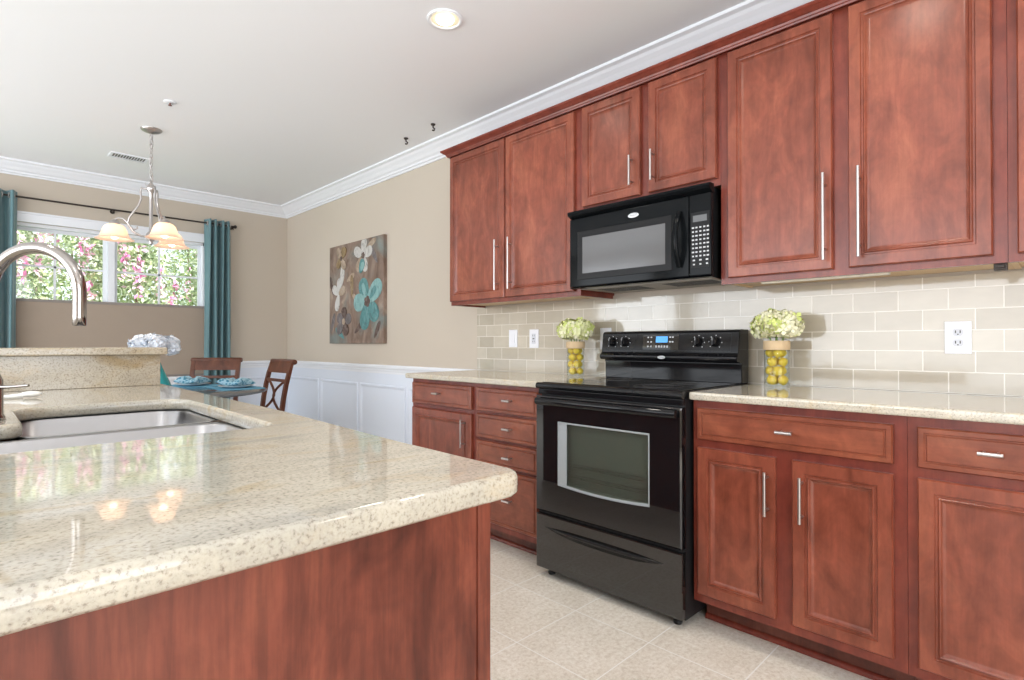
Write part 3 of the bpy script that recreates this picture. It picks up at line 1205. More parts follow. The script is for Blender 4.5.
plabel(g.build('door_window', md), 'grey mesh screened window')
g = G(MWBLK)
hp = []
for i in range(13):
    t = i / 12
    z = 1.448 + .25 * t
    e = 1 - (2 * t - 1) ** 2
    hp.append((-.408 - .038 * e, 1.222, z))
rings = [[(p[0] + .010 * math.cos(a), p[1] + .012 * math.sin(a), p[2]) for a in [2 * PI * q / 10 for q in range(10)]] for p in hp]
g.loops(rings, True, (True, True), True)
plabel(g.build('handle', md), 'bowed glossy black handle')
oval_badge(md, (-.4042, 1.462, 1.722), .030, .0115, (-1, 0, 0), (0, 0, 1))
g = G(MWBLK)
g.box(-.404, -.3755, MY0 + .001, 1.177, 1.404, 1.760, .005)
cpn = g.build('control_panel', mw)
g = G(MWPAN)
g.box(-.4052, -.4041, 1.083, 1.168, 1.440, 1.682)
kp = g.build('keypad', cpn)
g = G(LCDG)
g.box(-.4060, -.4053, 1.094, 1.158, 1.640, 1.668)
plabel(g.build('display', cpn), 'dim grey display')
for r in range(10):
    z = 1.455 + r * .0178
    cols = (1.094, 1.124, 1.154) if r in (0, 1) else (1.090, 1.106, 1.124, 1.142, 1.158)
    for c_ in cols:
        dw = .0045 if (r + int(c_ * 1000)) % 3 else .0055
        g = G(PRINT)
        g.box(-.4057, -.4053, c_ - dw, c_ + dw, z - .0032, z + .0032)
        g.build('key', cpn)
g = G(mat('microwave_underside', (0.30, 0.27, 0.24), 0.4, 0.5))
g.box(-.36, -.045, MY0 + .02, MY1 - .02, MZ0 + .0005, MZ0 + .0058)
us = g.build('underside_plate', mw)
g = G(BLACKM)
g.bm.free()
for a in (1.12, 1.50):
    g = G(VENTG)
    g.box(-.30, -.14, a, a + .25, MZ0 - .0004, MZ0 + .0004)
    g.use(BLACKM)
    for k in range(9):
        g.box(-.30 + k * .018, -.292 + k * .018, a, a + .25, MZ0 - .0012, MZ0 + .0003)
    g.build('grease_filter', us)

mw.location.x += .020      # the whole unit sits back against the tile

# ================================================================== OUTLETS
def wallplate(yc, zc, wy, hz, label, kind):
    root = thing('wall_outlet' if kind != 'blank' else 'wall_switch', (-.0115, yc, zc - hz / 2), label, 'outlet' if kind != 'blank' else 'switch')
    g = G(PLAST)
    g.box(-.0165, -.0102, yc - wy / 2, yc + wy / 2, zc - hz / 2, zc + hz / 2, .0025)
    pl = g.build('cover_plate', root)
    if kind == 'duplex':
        for dz in (.0195, -.0195):
            g = G(SOCK)
            g.prism([(yc + .0165 * math.cos(a) * (1 if abs(math.sin(a)) < .86 else 1), zc + dz + max(-.0135, min(.0135, .0165 * math.sin(a)))) for a in [2 * PI * q / 20 for q in range(20)]], -.0185, -.0164, 'x')
            g.use(SLOT)
            g.box(-.0188, -.0184, yc - .0085, yc - .0052, zc + dz - .003, zc + dz + .0075)
            g.box(-.0188, -.0184, yc + .0052, yc + .0085, zc + dz - .003, zc + dz + .0075)
            g.box(-.0188, -.0184, yc - .0022, yc + .0022, zc + dz - .0095, zc + dz - .0055)
            g.build('socket', root)
        g = G(SILV)
        g.cyl((-.0164, yc, zc), (-.0178, yc, zc), .003, 10)
        g.build('screw', root)
    elif kind == 'gfci':
        g = G(SOCK)
        g.box(-.0190, -.0164, yc - .0165, yc + .0165, zc - .033, zc + .033, .001)
        g.use(SLOT)
        for dz in (.019, -.019):
            g.box(-.0193, -.0189, yc - .0085, yc - .0055, zc + dz - .003, zc + dz + .006)
            g.box(-.0193, -.0189, yc + .0055, yc + .0085, zc + dz - .003, zc + dz + .006)
        g.box(-.0195, -.0189, yc - .008, yc + .008, zc - .003, zc + .003)
        g.build('socket', root)
    else:
        g = G(PLAST)
        g.box(-.0200, -.0164, yc - .0165, yc + .0165, zc - .033, zc + .033, .001)
        g.build('rocker', root)
    return root


wallplate(.293, 1.132, .080, .122, 'white duplex outlet on the tile under the wide wall cabinet', 'duplex')
wallplate(2.455, 1.142, .080, .122, 'white outlet with dark slots on tile beside the lemon vase', 'gfci')
wallplate(2.648, 1.145, .078, .118, 'plain white switch plate on tile closest to the painted wall', 'blank')
wallplate(1.888, 1.138, .078, .125, 'white plate partly hidden behind the range backguard', 'blank')

# ================================================================== FLOWERS AND VASES
def floret(g, c, n, size, mats_):
    n = n.normalized()
    a = n.orthogonal().normalized()
    b = n.cross(a)
    th = random.random() * PI
    g.use(random.choice(mats_))
    for k in range(4):
        q = th + k * PI / 2
        d = a * math.cos(q) + b * math.sin(q)
        e = n.cross(d)
        p0 = c
        vs = [g.bm.verts.new(p) for p in (p0, c + d * size * .6 + e * size * .42 + n * size * .12, c + d * size + n * size * .05, c + d * size * .6 - e * size * .42 + n * size * .12)]
        f = g.bm.faces.new(vs)
        f.material_index = g.k
        f.smooth = True


def head(parent, c, r, sc, n, size, mats_, core):
    g = G(*mats_)
    g.use(core)
    g.sphere(c, r * .78, sc, 14, 9)
    for i in range(n):
        z = 1 - 2 * (i + .5) / n
        ph = i * 2.399963
        q = math.sqrt(1 - z * z)
        d = Vector((q * math.cos(ph), q * math.sin(ph), z))
        p = Vector(c) + Vector((d.x * sc[0], d.y * sc[1], d.z * sc[2])) * r * random.uniform(.84, 1.06)
        nn = Vector((d.x / sc[0], d.y / sc[1], d.z / sc[2])) + Vector((random.uniform(-.5, .5), random.uniform(-.5, .5), random.uniform(-.5, .5)))
        floret(g, p, nn, size * random.uniform(.85, 1.15), mats_)
    return g.build('flower_head', parent, norm=False)


def lemon_vase(x, y, label, flabel, llabel, mats_, grp, seed, wd):
    random.seed(seed)
    root = thing('glass_vase', (x, y, H), label, 'vase', 'lemon vases on the worktops')
    R, HT = .050, .200
    g = G(GLASS)
    g.lathe((x, y, H + .0005), [(.001, 0), (R, 0), (R + .001, .003), (R + .001, HT), (R - .001, HT), (R - .001, .007), (.001, .007)], 28)
    g.build('glass_cylinder', root)
    g = G(BURLAP)
    g.lathe((x, y, H), [(R + .0015, HT - .040), (R + .0035, HT - .036), (R + .0042, HT - .02), (R + .0035, HT - .004), (R + .0015, HT)], 28)
    plabel(g.build('ribbon', root), 'tan burlap band around the rim')
    # lemons
    rad = .0228
    layer = 0
    z = H + .008 + rad
    k = 0
    while z < H + HT - .038:
        for q in range(3):
            a = 2 * PI * q / 3 + layer * 1.05 + seed
            px, py = x + .0255 * math.cos(a), y + .0255 * math.sin(a)
            g = G(LEMON)
            M = Matrix.Rotation(random.uniform(-.8, .8), 3, 'X') @ Matrix.Rotation(random.uniform(0, 6), 3, 'Z')
            r = rad * random.uniform(.93, 1.02)
            prof = [(.0008, -1.10 * r), (.16 * r, -1.06 * r), (.22 * r, -.98 * r), (.55 * r, -.80 * r), (.86 * r, -.42 * r), (.97 * r, 0), (.86 * r, .42 * r), (.55 * r, .80 * r), (.22 * r, .98 * r), (.14 * r, 1.07 * r), (.0008, 1.12 * r)]
            g.lathe((px, py, z), [(p[0], p[1] * .9) for p in prof], 14, (True, True), True, M)
            tag(g.build('lemon', origin=(px, py, z)), llabel, 'lemon', grp)
        z += .0392
        layer += 1
    # hydrangeas
    bq = thing('hydrangea_bouquet', (x, y, H + HT - .03), flabel, 'flowers', 'hydrangea bunches in the lemon vases')
    g = G(STEMG)
    for q in range(4):
        a = q * PI / 2 + .4
        g.tube([(x + .012 * math.cos(a), y + .012 * math.sin(a), H + HT - .03), (x + .03 * math.cos(a), y + .03 * math.sin(a), H + HT + .02)], .0035, 6)
    g.build('stems', bq)
    for dx, dy, dz, r in ((0, wd * .5, .060, .060), (-.01, -wd * .5, .064, .062), (-.04, 0, .070, .056), (.045, .0, .066, .056)):
        head(bq, (x + dx, y + dy, H + HT + dz + .007), r, (1, 1, .86), 130, .0235, mats_, PETALB)
    return root


lemon_vase(-.150, 2.002, 'lemon filled glass vase beside the power plates and the range', 'pale yellow hydrangea bunch in the vase beside the range backguard and outlet',
           'small yellow lemon inside the vase next to the white outlets', [PETALC, PETALA, PETALA, PETALB], 'lemons in the vase beside the outlets', 3, .105)
lemon_vase(-.150, .893, 'lemon filled glass vase under the wide wall cabinet', 'cream and green hydrangea bunch under the wide wall cabinet',
           'small yellow lemon inside the vase under the wide wall cabinet', [PETALC, PETALA, PETALC, PETALC, PETALB], 'lemons in the vase under the wide cabinet', 11, .085)

# ================================================================== ISLAND
IZ = .914
isl = thing('kitchen_island', (-2.75, 1.8, 0), 'cherry kitchen island with plain wood end panel', 'island')
g = G(PANELW)
g.box(-3.55, -2.106, .622, .640, .0005, IZ - .0365)
g.build('end_panel', isl)
g = G(PANELW)
g.box(-2.105, -2.080, .619, .655, .0005, IZ - .0365, .002)
g.build('corner_trim', isl)
g = G(CHERRYF)
g.box(-3.55, -2.72, .641, 3.02, .0005, IZ - .0365)
g.box(-2.72, -2.085, .656, 1.22, .0005, IZ - .0365)
g.box(-2.72, -2.085, 2.35, 3.02, .0005, IZ - .0365)
g.box(-2.72, -2.085, 1.22, 2.35, .0005, .60)
g.box(-2.0935, -2.085, 1.22, 2.35, .60, .86)
g.build('cabinet_body', isl)


def rounded(poly, radii, k=6):
    out = []
    n = len(poly)
    for i in range(n):
        p, a, b = Vector(poly[i]), Vector(poly[i - 1]), Vector(poly[(i + 1) % n])
        r = radii[i]
        if r <= 0:
            out.append(tuple(p))
            continue
        u, v_ = (a - p).normalized(), (b - p).normalized()
        ang = u.angle(v_)
        t = r / math.tan(ang / 2)
        c = p + (u + v_).normalized() * (r / math.sin(ang / 2))
        s0, s1 = (p + u * t) - c, (p + v_ * t) - c
        a0 = math.atan2(s0.y, s0.x)
        a1 = math.atan2(s1.y, s1.x)
        dl = (a1 - a0 + PI) % (2 * PI) - PI
        for q in range(k + 1):
            aa = a0 + dl * q / k
            out.append((c.x + r * math.cos(aa), c.y + r * math.sin(aa)))
    return out


def slab_with_hole(g, outer, hole, z0, z1, e=.008):
    """flat slab, softened top edge, one hole"""
    bm = g.bm
    def ring(pts, z):
        return [bm.verts.new((x, y, z)) for x, y in pts]
    def offs(pts, d):
        n = len(pts)
        out = []
        for i in range(n):
            a, p, b = Vector(pts[i - 1]), Vector(pts[i]), Vector(pts[(i + 1) % n])
            t1, t2 = (p - a).normalized(), (b - p).normalized()
            m = Vector((t1.y + t2.y, -(t1.x + t2.x))) * .5
            m = m / max(.3, m.length_squared)
            out.append((p.x - m.x * d, p.y - m.y * d))
        return out
    def wall(a, b, sm=True):
        n = len(a)
        for i in range(n):
            j = (i + 1) % n
            f = bm.faces.new([a[i], a[j], b[j], b[i]])
            f.smooth = sm
            f.material_index = g.k
    def fill(o, h):
        es = []
        for r in (o, h):
            for i in range(len(r)):
                a, b = r[i], r[(i + 1) % len(r)]
                es.append(bm.edges.get((a, b)) or bm.edges.new((a, b)))
        res = bmesh.ops.triangle_fill(bm, use_beauty=True, use_dissolve=False, edges=es)
        for f in res['geom']:
            if isinstance(f, bmesh.types.BMFace):
                f.material_index = g.k
    sides = []
    for pts, s in ((outer, 1), (hole, 1)):
        prof = [(e * .6, z0), (0, z0 + e * .6), (0, z1 - e), (e * .3, z1 - e * .3), (e, z1)]
        sides.append([ring(offs(pts, d * s), z) for d, z in prof])
        for a, b in zip(sides[-1], sides[-1][1:]):
            wall(a, b)
    fill(sides[0][-1], sides[1][-1])
    fill(sides[0][0], sides[1][0])


outer = rounded([(-3.62, .588), (-2.034, .588), (-2.024, .95), (-1.985, 1.60), (-1.955, 3.40), (-3.62, 3.40)], [.01, .035, 0, 0, .02, .01])
hole_ = rounded([(-2.665, 1.335), (-2.118, 1.335), (-2.098, 2.235), (-2.545, 2.235), (-2.545, 1.80), (-2.665, 1.795)], [.06, .06, .09, .09, .035, .02], 8)
hole_ = hole_[::-1]
g = G(GRAN)
slab_with_hole(g, outer, hole_, IZ - .036, IZ, .009)
iwt = tag(g.build('island_worktop'), 'large polished cream granite island worktop with a sink cutout', 'worktop')

# sink: undermount, two bowls with a low divider
snk = thing('kitchen_sink', (-2.32, 1.79, IZ - .24), 'stainless steel undermount double sink set in the island worktop', 'sink')


def bowl(x0, x1, y0, y1, dep, xa=None):
    g = G(STEEL)
    zt_ = IZ - .0385
    def rr(i, z, rad):
        pts = rounded([(x0 + i, y0 + i), (x1 - i, y0 + i), (x1 - i, y1 - i), (x0 + i, y1 - i)], [rad] * 4, 6)
        return [(x, y, z) for x, y in pts]
    g.loops([rr(-.018, zt_, .07), rr(-.004, zt_, .07), rr(0, zt_ - .004, .07), rr(.006, zt_ - dep + .03, .07), rr(.014, zt_ - dep + .010, .065), rr(.035, zt_ - dep, .05)],
            True, (False, True), True)
    return g


b1 = bowl(-2.553, -2.105, 1.815, 2.240, .20).build('sink_bowl', snk, mods=(('SOLIDIFY', dict(thickness=.0012, offset=1)),))
b2 = bowl(-2.672, -2.112, 1.328, 1.765, .17).build('sink_bowl', snk, mods=(('SOLIDIFY', dict(thickness=.0012, offset=1)),))
for c, b, dz in (((-2.33, 2.03), b1, .20), ((-2.39, 1.54), b2, .17)):
    g = G(CHROME)
    g.lathe((c[0], c[1], IZ - .0385 - dz + .001), [(.001, .0008), (.022, .0008), (.026, .002), (.042, .003), (.045, .0005)], 24)
    g.build('drain', b)
g = G(STEEL)
g.tube([(-2.54, 1.790, IZ - .0465), (-2.108, 1.790, IZ - .0465)], .0085, 12)
g.box(-2.54, -2.108, 1.772, 1.808, IZ - .060, IZ - .046)
g.build('divider', snk)

# faucet
FXb, FYb = -2.602, 1.93
fd = Vector((.71, -.70, 0)).normalized()
fau = thing('kitchen_faucet', (FXb, FYb, IZ), 'tall gooseneck faucet arching over the island sink', 'faucet')
g = G(CHROME)
g.lathe((FXb, FYb, IZ), [(.030, .0005), (.030, .008), (.026, .014), (.0255, .10), (.019, .118)], 24, (True, True))
g.build('faucet_base', fau)
rad_ = .113
FZ = 1.240
pts = [Vector((FXb, FYb, IZ + .11)), Vector((FXb, FYb, IZ + .20)), Vector((FXb, FYb, FZ))]
for q in range(1, 21):
    a = PI - PI * q / 20
    pts.append(Vector((FXb, FYb, FZ)) + fd * (rad_ + rad_ * math.cos(a)) + Vector((0, 0, rad_ * math.sin(a))))
pts.append(pts[-1] + Vector((0, 0, -.03)))
pts.append(pts[-1] + Vector((0, 0, -.03)))
g = G(CHROME)
g.tube(pts, .0150, 20)
g.build('spout', fau)
g = G(CHROME)
e0 = pts[-1]
g.lathe(e0 + Vector((0, 0, -.026)), [(.0125, 0), (.0152, .002), (.0152, .026)], 20, (True, True))
g.build('aerator', fau)
g = G(CHROME)
lv = Vector((FXb, FYb, IZ + .085))
g.tube([lv + fd * .02, lv + fd * .05, lv + fd * .098 + Vector((0, 0, .004))], [.0055, .0042, .0035], 10)
g.build('lever', fau)

# brush beside the sink
br = thing('dish_brush', (-2.52, 2.62, IZ), 'white dish brush lying on the island behind the sink', 'brush')
g = G(BRUSHW)
g.tube([(-2.70, 2.62, IZ + .008), (-2.56, 2.625, IZ + .008), (-2.50, 2.63, IZ + .010)], [.007, .006, .009], 10)
g.build('brush_handle', br)
g = G(BRUSHW)
g.sphere((-2.478, 2.632, IZ + .014), .024, (1.3, .8, .45), 14, 8)
g.build('brush_head', br)
# raised bar at the far end
g = G(GRANB)
g.box(-3.60, -1.990, 3.028, 3.16, IZ + .0005, 1.0575, .002)
tag(g.build('bar_wall'), 'speckled granite splash wall under the raised bar ledge', 'bar wall')
g = G(GRANB)
g.box(-3.62, -1.968, 2.990, 3.36, 1.058, 1.092, .007, 3)
tag(g.build('bar_ledge'), 'raised speckled granite bar ledge at the far island end', 'ledge')

# ================================================================== PAINTING
pt = thing('flower_painting', (-.018, 4.745, 1.11), 'brown canvas painting of teal and white flowers on the beige wall', 'painting')
CANV = mat('painted_canvas', (0.3, 0.2, 0.15), 0.6)
n1 = tex_noise(CANV, coords(CANV, (1, 1, .5)), 6, 6, 0.65, 1.5)
n2 = tex_noise(CANV, coords(CANV, (1, 1, 1), (0, 0, 1)), 2.6, 3, .5, .6)
cc = ramp(CANV, n1, [(0.28, (0.10, 0.06, 0.045)), (0.45, (0.20, 0.135, 0.10)), (0.6, (0.27, 0.195, 0.15)), (0.74, (0.40, 0.32, 0.25))])
cc = mix(CANV, ramp(CANV, n2, [(0.50, (0, 0, 0)), (0.66, (.55, .55, .55))]), cc, (0.16, 0.27, 0.27))
base(CANV, cc)
PY0, PY1, PZ0, PZ1 = 4.242, 5.252, 1.112, 2.075
g = G(CANV)
g.box(-.036, -.0005, PY0, PY1, PZ0, PZ1, .003)
g.build('canvas', pt)
PT = {k: mat('paint_' + k, c, .55) for k, c in dict(teal=(0.075, 0.225, 0.225), pale=(0.19, 0.36, 0.35), white=(0.52, 0.50, 0.47), cream=(0.36, 0.27, 0.19),
                                                     brown=(0.085, 0.045, 0.032), grey=(0.13, 0.11, 0.11), gold=(0.24, 0.16, 0.07)).items()}
for k_, m_ in PT.items():
    c_ = m_.node_tree.nodes['Principled BSDF'].inputs['Base Color'].default_value[:3]
    nn_ = tex_noise(m_, coords(m_, (1, 1, .6)), 18, 6, 0.7, 1.2)
    base(m_, ramp(m_, nn_, [(0.32, tuple(.35 * q + .05 for q in c_)), (0.47, tuple(c_)), (0.64, tuple(.9 * q + .10 for q in c_))]))
g = G(*PT.values())
pk = [0]


def petal(u, v_, ang, ln, wd, key):
    """u: 0..1 from the window-side edge toward the range-side edge; v up"""
    pk[0] += 1
    x = -.0363 - .00012 * pk[0]
    cy_, cz_ = PY1 - u * (PY1 - PY0), PZ0 + v_ * (PZ1 - PZ0)
    ca, sa = math.cos(ang), math.sin(ang)
    pts = []
    for q in range(18):
        a = 2 * PI * q / 18
        l_ = ln * (.5 + .5 * math.cos(a)) if True else 0
        w_ = wd * math.sin(a) * (.55 + .45 * (.5 + .5 * math.cos(a)))
        y_ = cy_ - (l_ * ca - w_ * sa)
        z_ = cz_ + (l_ * sa + w_ * ca)
        pts.append((min(PY1 - .004, max(PY0 + .004, y_)), min(PZ1 - .004, max(PZ0 + .004, z_))))
    g.use(PT[key])
    g.loops([[(-.0355, y_, z_) for y_, z_ in pts], [(x, y_, z_) for y_, z_ in pts]], True, (False, True))


def flower(u, v_, n, ln, wd, keys, rot=0.0, ctr='gold'):
    for k in range(n):
        petal(u, v_, rot + 2 * PI * k / n + random.uniform(-.15, .15), ln * random.uniform(.85, 1.1), wd, keys[k % len(keys)])
    for k in range(5):
        petal(u, v_, 2 * PI * k / 5, ln * .2, wd * .3, ctr)


random.seed(5)
for u, v_, a, l_, k in ((.08, .50, 1.9, .20, 'brown'), (.35, .62, .4, .16, 'cream'), (.5, .10, .6, .20, 'brown'), (.85, .05, 1.0, .18, 'brown'), (.9, .75, 2.2, .2, 'grey'),
                        (.22, .82, 1.2, .16, 'gold'), (.30, .05, 2.6, .2, 'teal'), (.04, .12, 1.2, .2, 'grey'), (.62, .36, 2.5, .2, 'cream'), (.7, .9, .4, .2, 'cream'), (.45, .45, 1.6, .22, 'gold')):
    petal(u, v_, a, l_, .035, k)
flower(.655, .845, 5, .165, .062, ['white', 'white', 'cream'], 1.4, 'brown')
flower(.73, .40, 5, .27, .105, ['teal', 'pale', 'teal', 'teal', 'pale'], 1.92, 'brown')
for a in (1.92, 3.17, 4.43, 5.69, .66):
    petal(.73 + .055 * math.cos(a), .40 + .04 * math.sin(a), a + .1, .15, .04, 'pale' if int(a * 10) % 2 else 'teal')
petal(.60, .68, 1.1, .14, .06, 'teal')
petal(.62, .70, 1.0, .09, .04, 'pale')
for a, l_, k in ((1.5, .16, 'white'), (2.6, .15, 'white'), (.4, .14, 'cream'), (4.4, .17, 'white')):
    petal(.20, .50, a, l_, .055, k)
petal(.25, .58, 1.4, .20, .05, 'white')
flower(.30, .22, 5, .16, .065, ['grey', 'brown', 'grey'], .2, 'cream')
flower(.25, .86, 4, .12, .05, ['gold', 'cream'], .7, 'brown')
plabel(g.build('painted_flowers', pt), 'raised strokes of teal, white and brown petals')

# ================================================================== CEILING FITTINGS
def downlight(x, y, label, energy=24):
    root = thing('recessed_light', (x, y, CEILZ), label, 'light', 'recessed ceiling lights')
    g = G(WHITE)
    g.lathe((x, y, CEILZ), [(.068, -.0005), (.085, -.0005), (.086, -.004), (.082, -.008), (.070, -.006), (.066, -.002)], 32)
    g.build('trim_ring', root)
    g = G(BAFFLE)
    g.lathe((x, y, CEILZ), [(.069, -.003), (.055, -.0012), (.004, -.0008)], 32)
    b = g.build('baffle', root)
    g = G(DOWNL)
    g.sphere((x, y, CEILZ - .006), .042, (1, 1, .35), 20, 8)
    plabel(g.build('bulb', root), 'glowing warm bulb')
    lo = lamp('lamp_recessed', 'SPOT', (x, y, CEILZ - .03), (x, y, 0), energy, (1.0, .94, .84), spot_size=2.5, spot_blend=.8, shadow_soft_size=.09)
    lo.parent = root
    lo.matrix_parent_inverse = Matrix.Identity(4)
    lo.location = (0, 0, -.03)
    lo.rotation_euler = (0, 0, 0)
    return root


downlight(-1.016, 2.105, 'round recessed light glowing in the ceiling above the range aisle')
for x, y, e_ in ((-1.016, .45, 26), (-2.75, 2.1, 16), (-2.75, .2, 9), (-1.016, -1.1, 24)):
    downlight(x, y, 'added round recessed light out of view in the kitchen ceiling', e_)

for i, (x, y, lb) in enumerate(((-.278, 3.535, 'small black ceiling hook farther from the wall cabinets'), (-.293, 3.174, 'small black ceiling hook closer to the wall cabinets'))):
    g = G(IRON)
    g.lathe((x, y, CEILZ - .012), [(.001, 0), (.012, .001), (.017, .008), (.017, .0118)], 14, (True, True))
    g.tube([(x, y, CEILZ - .010), (x, y, CEILZ - .024), (x + .010, y - .006, CEILZ - .034), (x + .006, y - .004, CEILZ - .046), (x - .006, y + .004, CEILZ - .044)], .0055, 8)
    tag(g.build('ceiling_hook'), lb, 'hook', 'plant hooks in the ceiling')

sp = thing('fire_sprinkler', (-1.714, 4.08, CEILZ - .03), 'tiny fire sprinkler head in the ceiling before the chandelier', 'sprinkler')
g = G(WHITE)
g.lathe((-1.714, 4.08, CEILZ - .008), [(.001, .001), (.030, .001), (.036, .0045), (.037, .0078)], 20)
g.build('escutcheon', sp)
g = G(mat('sprinkler_brass', (0.25, 0.12, 0.10), 0.4, 0.5))
g.cyl((-1.714, 4.08, CEILZ - .021), (-1.714, 4.08, CEILZ - .0065), .006, 10)
g.lathe((-1.714, 4.08, CEILZ - .024), [(.001, 0), (.012, .001), (.012, .003), (.001, .004)], 14)
g.build('nozzle', sp)

vt = thing('ceiling_vent', (-1.68, 5.53, CEILZ - .012), 'white slatted air vent in the ceiling above the dining area', 'vent')
g = G(WHITE)
vx0, vx1, vy0, vy1 = -1.815, -1.545, 5.45, 5.60
for a, b, c, d in ((vx0, vx1, vy0, vy0 + .02), (vx0, vx1, vy1 - .02, vy1), (vx0, vx0 + .02, vy0 + .02, vy1 - .02), (vx1 - .02, vx1, vy0 + .02, vy1 - .02)):
    g.box(a, b, c, d, CEILZ - .009, CEILZ - .0005)
g.build('vent_frame', vt)
g = G(VENTG)
g.box(vx0 + .02, vx1 - .02, vy0 + .02, vy1 - .02, CEILZ - .0022, CEILZ - .0006)
g.build('vent_throat', vt)
g = G(WHITE)
for k in range(14):
    x = vx0 + .032 + k * .0192
    g.loops([[(x, vy0 + .02, CEILZ - .009), (x + .009, vy0 + .02, CEILZ - .003), (x + .010, vy0 + .02, CEILZ - .004), (x + .001, vy0 + .02, CEILZ - .010)],
             [(x, vy1 - .02, CEILZ - .009), (x + .009, vy1 - .02, CEILZ - .003), (x + .010, vy1 - .02, CEILZ - .004), (x + .001, vy1 - .02, CEILZ - .010)]], True, (True, True))
g.build('slats', vt)

# ================================================================== CHANDELIER
CX, CY = -1.690, 4.70
ch = thing('chandelier', (CX, CY, 1.82), 'nickel three-arm chandelier with glowing alabaster bell shades', 'chandelier')
g = G(NICK)
g.lathe((CX, CY, CEILZ), [(.001, -.034), (.010, -.034), (.018, -.030), (.030, -.026), (.055, -.016), (.066, -.008), (.068, -.0005)], 28)
g.build('ceiling_canopy', ch)
g = G(NICK)
z = CEILZ - .034
k = 0
while z > 2.30:
    a = k * PI / 2 + .4
    d = Vector((math.cos(a), math.sin(a), 0))
    pts = [Vector((CX, CY, z - .019)) + d * .0085 * math.cos(q) + Vector((0, 0, .021 * math.sin(q))) for q in [2 * PI * j / 12 for j in range(12)]]
    g.tube(pts, .0032, 6, closed=True)
    z -= .034
    k += 1
g.build('chain', ch)
g = G(NICK)
cordp = [(CX + .012 * math.sin(t * 9), CY + .012 * math.cos(t * 9), CEILZ - .034 - t * .36) for t in [i / 30 for i in range(31)]]
cordp += [(CX - .03, CY + .03, 2.285), (CX - .028, CY + .02, 2.262), (CX, CY, 2.25)]
g.tube(cordp, .0016, 5)
plabel(g.build('cord', ch), 'thin cord woven through the chain')
g = G(NICK)
g.lathe((CX, CY, 0), [(.001, 2.300), (.008, 2.298), (.009, 2.28), (.016, 2.268), (.026, 2.255), (.030, 2.235), (.022, 2.218), (.013, 2.205), (.012, 2.16),
                      (.0125, 1.93), (.018, 1.92), (.030, 1.905), (.034, 1.885), (.028, 1.868), (.016, 1.856), (.012, 1.846), (.014, 1.838), (.008, 1.828), (.001, 1.826)], 20)
g.build('center_stem', ch)
Fv = Vector((CX - CAM[0], CY - CAM[1], 0)).normalized()
Rv = Vector((Fv.y, -Fv.x, 0))
for k in range(3):
    th = PI - .14 + k * 2 * PI / 3
    d = Rv * math.cos(th) + Fv * math.sin(th)
    c0 = Vector((CX, CY, 0))
    ctl = [(.020, 2.232), (.060, 2.238), (.066, 2.205), (.060, 2.16), (.075, 2.11), (.105, 2.06), (.132, 2.015), (.140, 1.975), (.125, 1.945), (.100, 1.932), (.085, 1.942), (.088, 1.955)]
    g = G(NICK)
    g.tube([c0 + d * r + Vector((0, 0, z)) for r, z in ctl], .0072, 8)
    ctl2 = [(.022, 1.885), (.060, 1.890), (.105, 1.915), (.140, 1.975), (.170, 2.005), (.200, 2.006), (.216, 1.990), (.218, 1.972)]
    g.tube([c0 + d * r + Vector((0, 0, z)) for r, z in ctl2], .0072, 8)
    arm = g.build('arm', ch)
    sc_ = c0 + d * .218
    g = G(NICK)
    g.lathe(sc_, [(.010, 1.992), (.020, 1.987), (.030, 1.975), (.034, 1.960), (.036, 1.952)], 18, (True, True))
    g.build('shade_fitter', ch)
    g = G(ALAB)
    prof = [(.032, 1.960), (.050, 1.952), (.066, 1.935), (.076, 1.912), (.082, 1.888), (.092, 1.868), (.108, 1.856), (.119, 1.852)]
    full = prof + [(r - .004, z - .001) for r, z in prof[::-1]]
    g.lathe(sc_, full, 30)
    g.build('glass_shade', ch)
    g = G(BULB)
    g.sphere(sc_ + Vector((0, 0, 1.886)), .026, (1, 1, 1.3), 14, 9)
    b = g.build('bulb', ch)
    pl_ = lamp('lamp_chandelier', 'POINT', sc_ + Vector((0, 0, 1.925)), (0, 0, 0), 1.8, (1, .84, .66), shadow_soft_size=.04)
    pl_.parent = ch
    pl_.location = sc_ + Vector((0, 0, 1.925)) - Vector(ch.location)
    pl_.rotation_euler = (0, 0, 0)

# ================================================================== DINING SET
TX, TY, TZ, TR = -1.63, 4.75, .755, .735
tb_ = thing('dining_table', (TX, TY, 0), 'round dining table with dark glass top under the chandelier', 'table')
g = G(GTABLE)
g.lathe((TX, TY, 0), [(.001, TZ - .016), (TR - .006, TZ - .016), (TR, TZ - .012), (TR, TZ - .004), (TR - .005, TZ), (.001, TZ)], 64)
g.build('tabletop', tb_)
g = G(CHAIRW)
g.lathe((TX, TY, 0), [(.001, TZ - .0165), (.20, TZ - .0165), (.20, TZ - .04), (.07, TZ - .06), (.055, .55), (.085, .35), (.10, .25), (.06, .17), (.07, .12), (.001, .12)], 28)
g.build('pedestal', tb_)
for k in range(4):
    a = k * PI / 2 + PI / 4
    d = Vector((math.cos(a), math.sin(a), 0))
    g = G(CHAIRW)
    c0 = Vector((TX, TY, 0))
    g.tube([c0 + d * .05 + Vector((0, 0, .16)), c0 + d * .2 + Vector((0, 0, .13)), c0 + d * .36 + Vector((0, 0, .05)), c0 + d * .42 + Vector((0, 0, .0225))], [.035, .032, .026, .022], 10)
    g.build('leg', tb_)


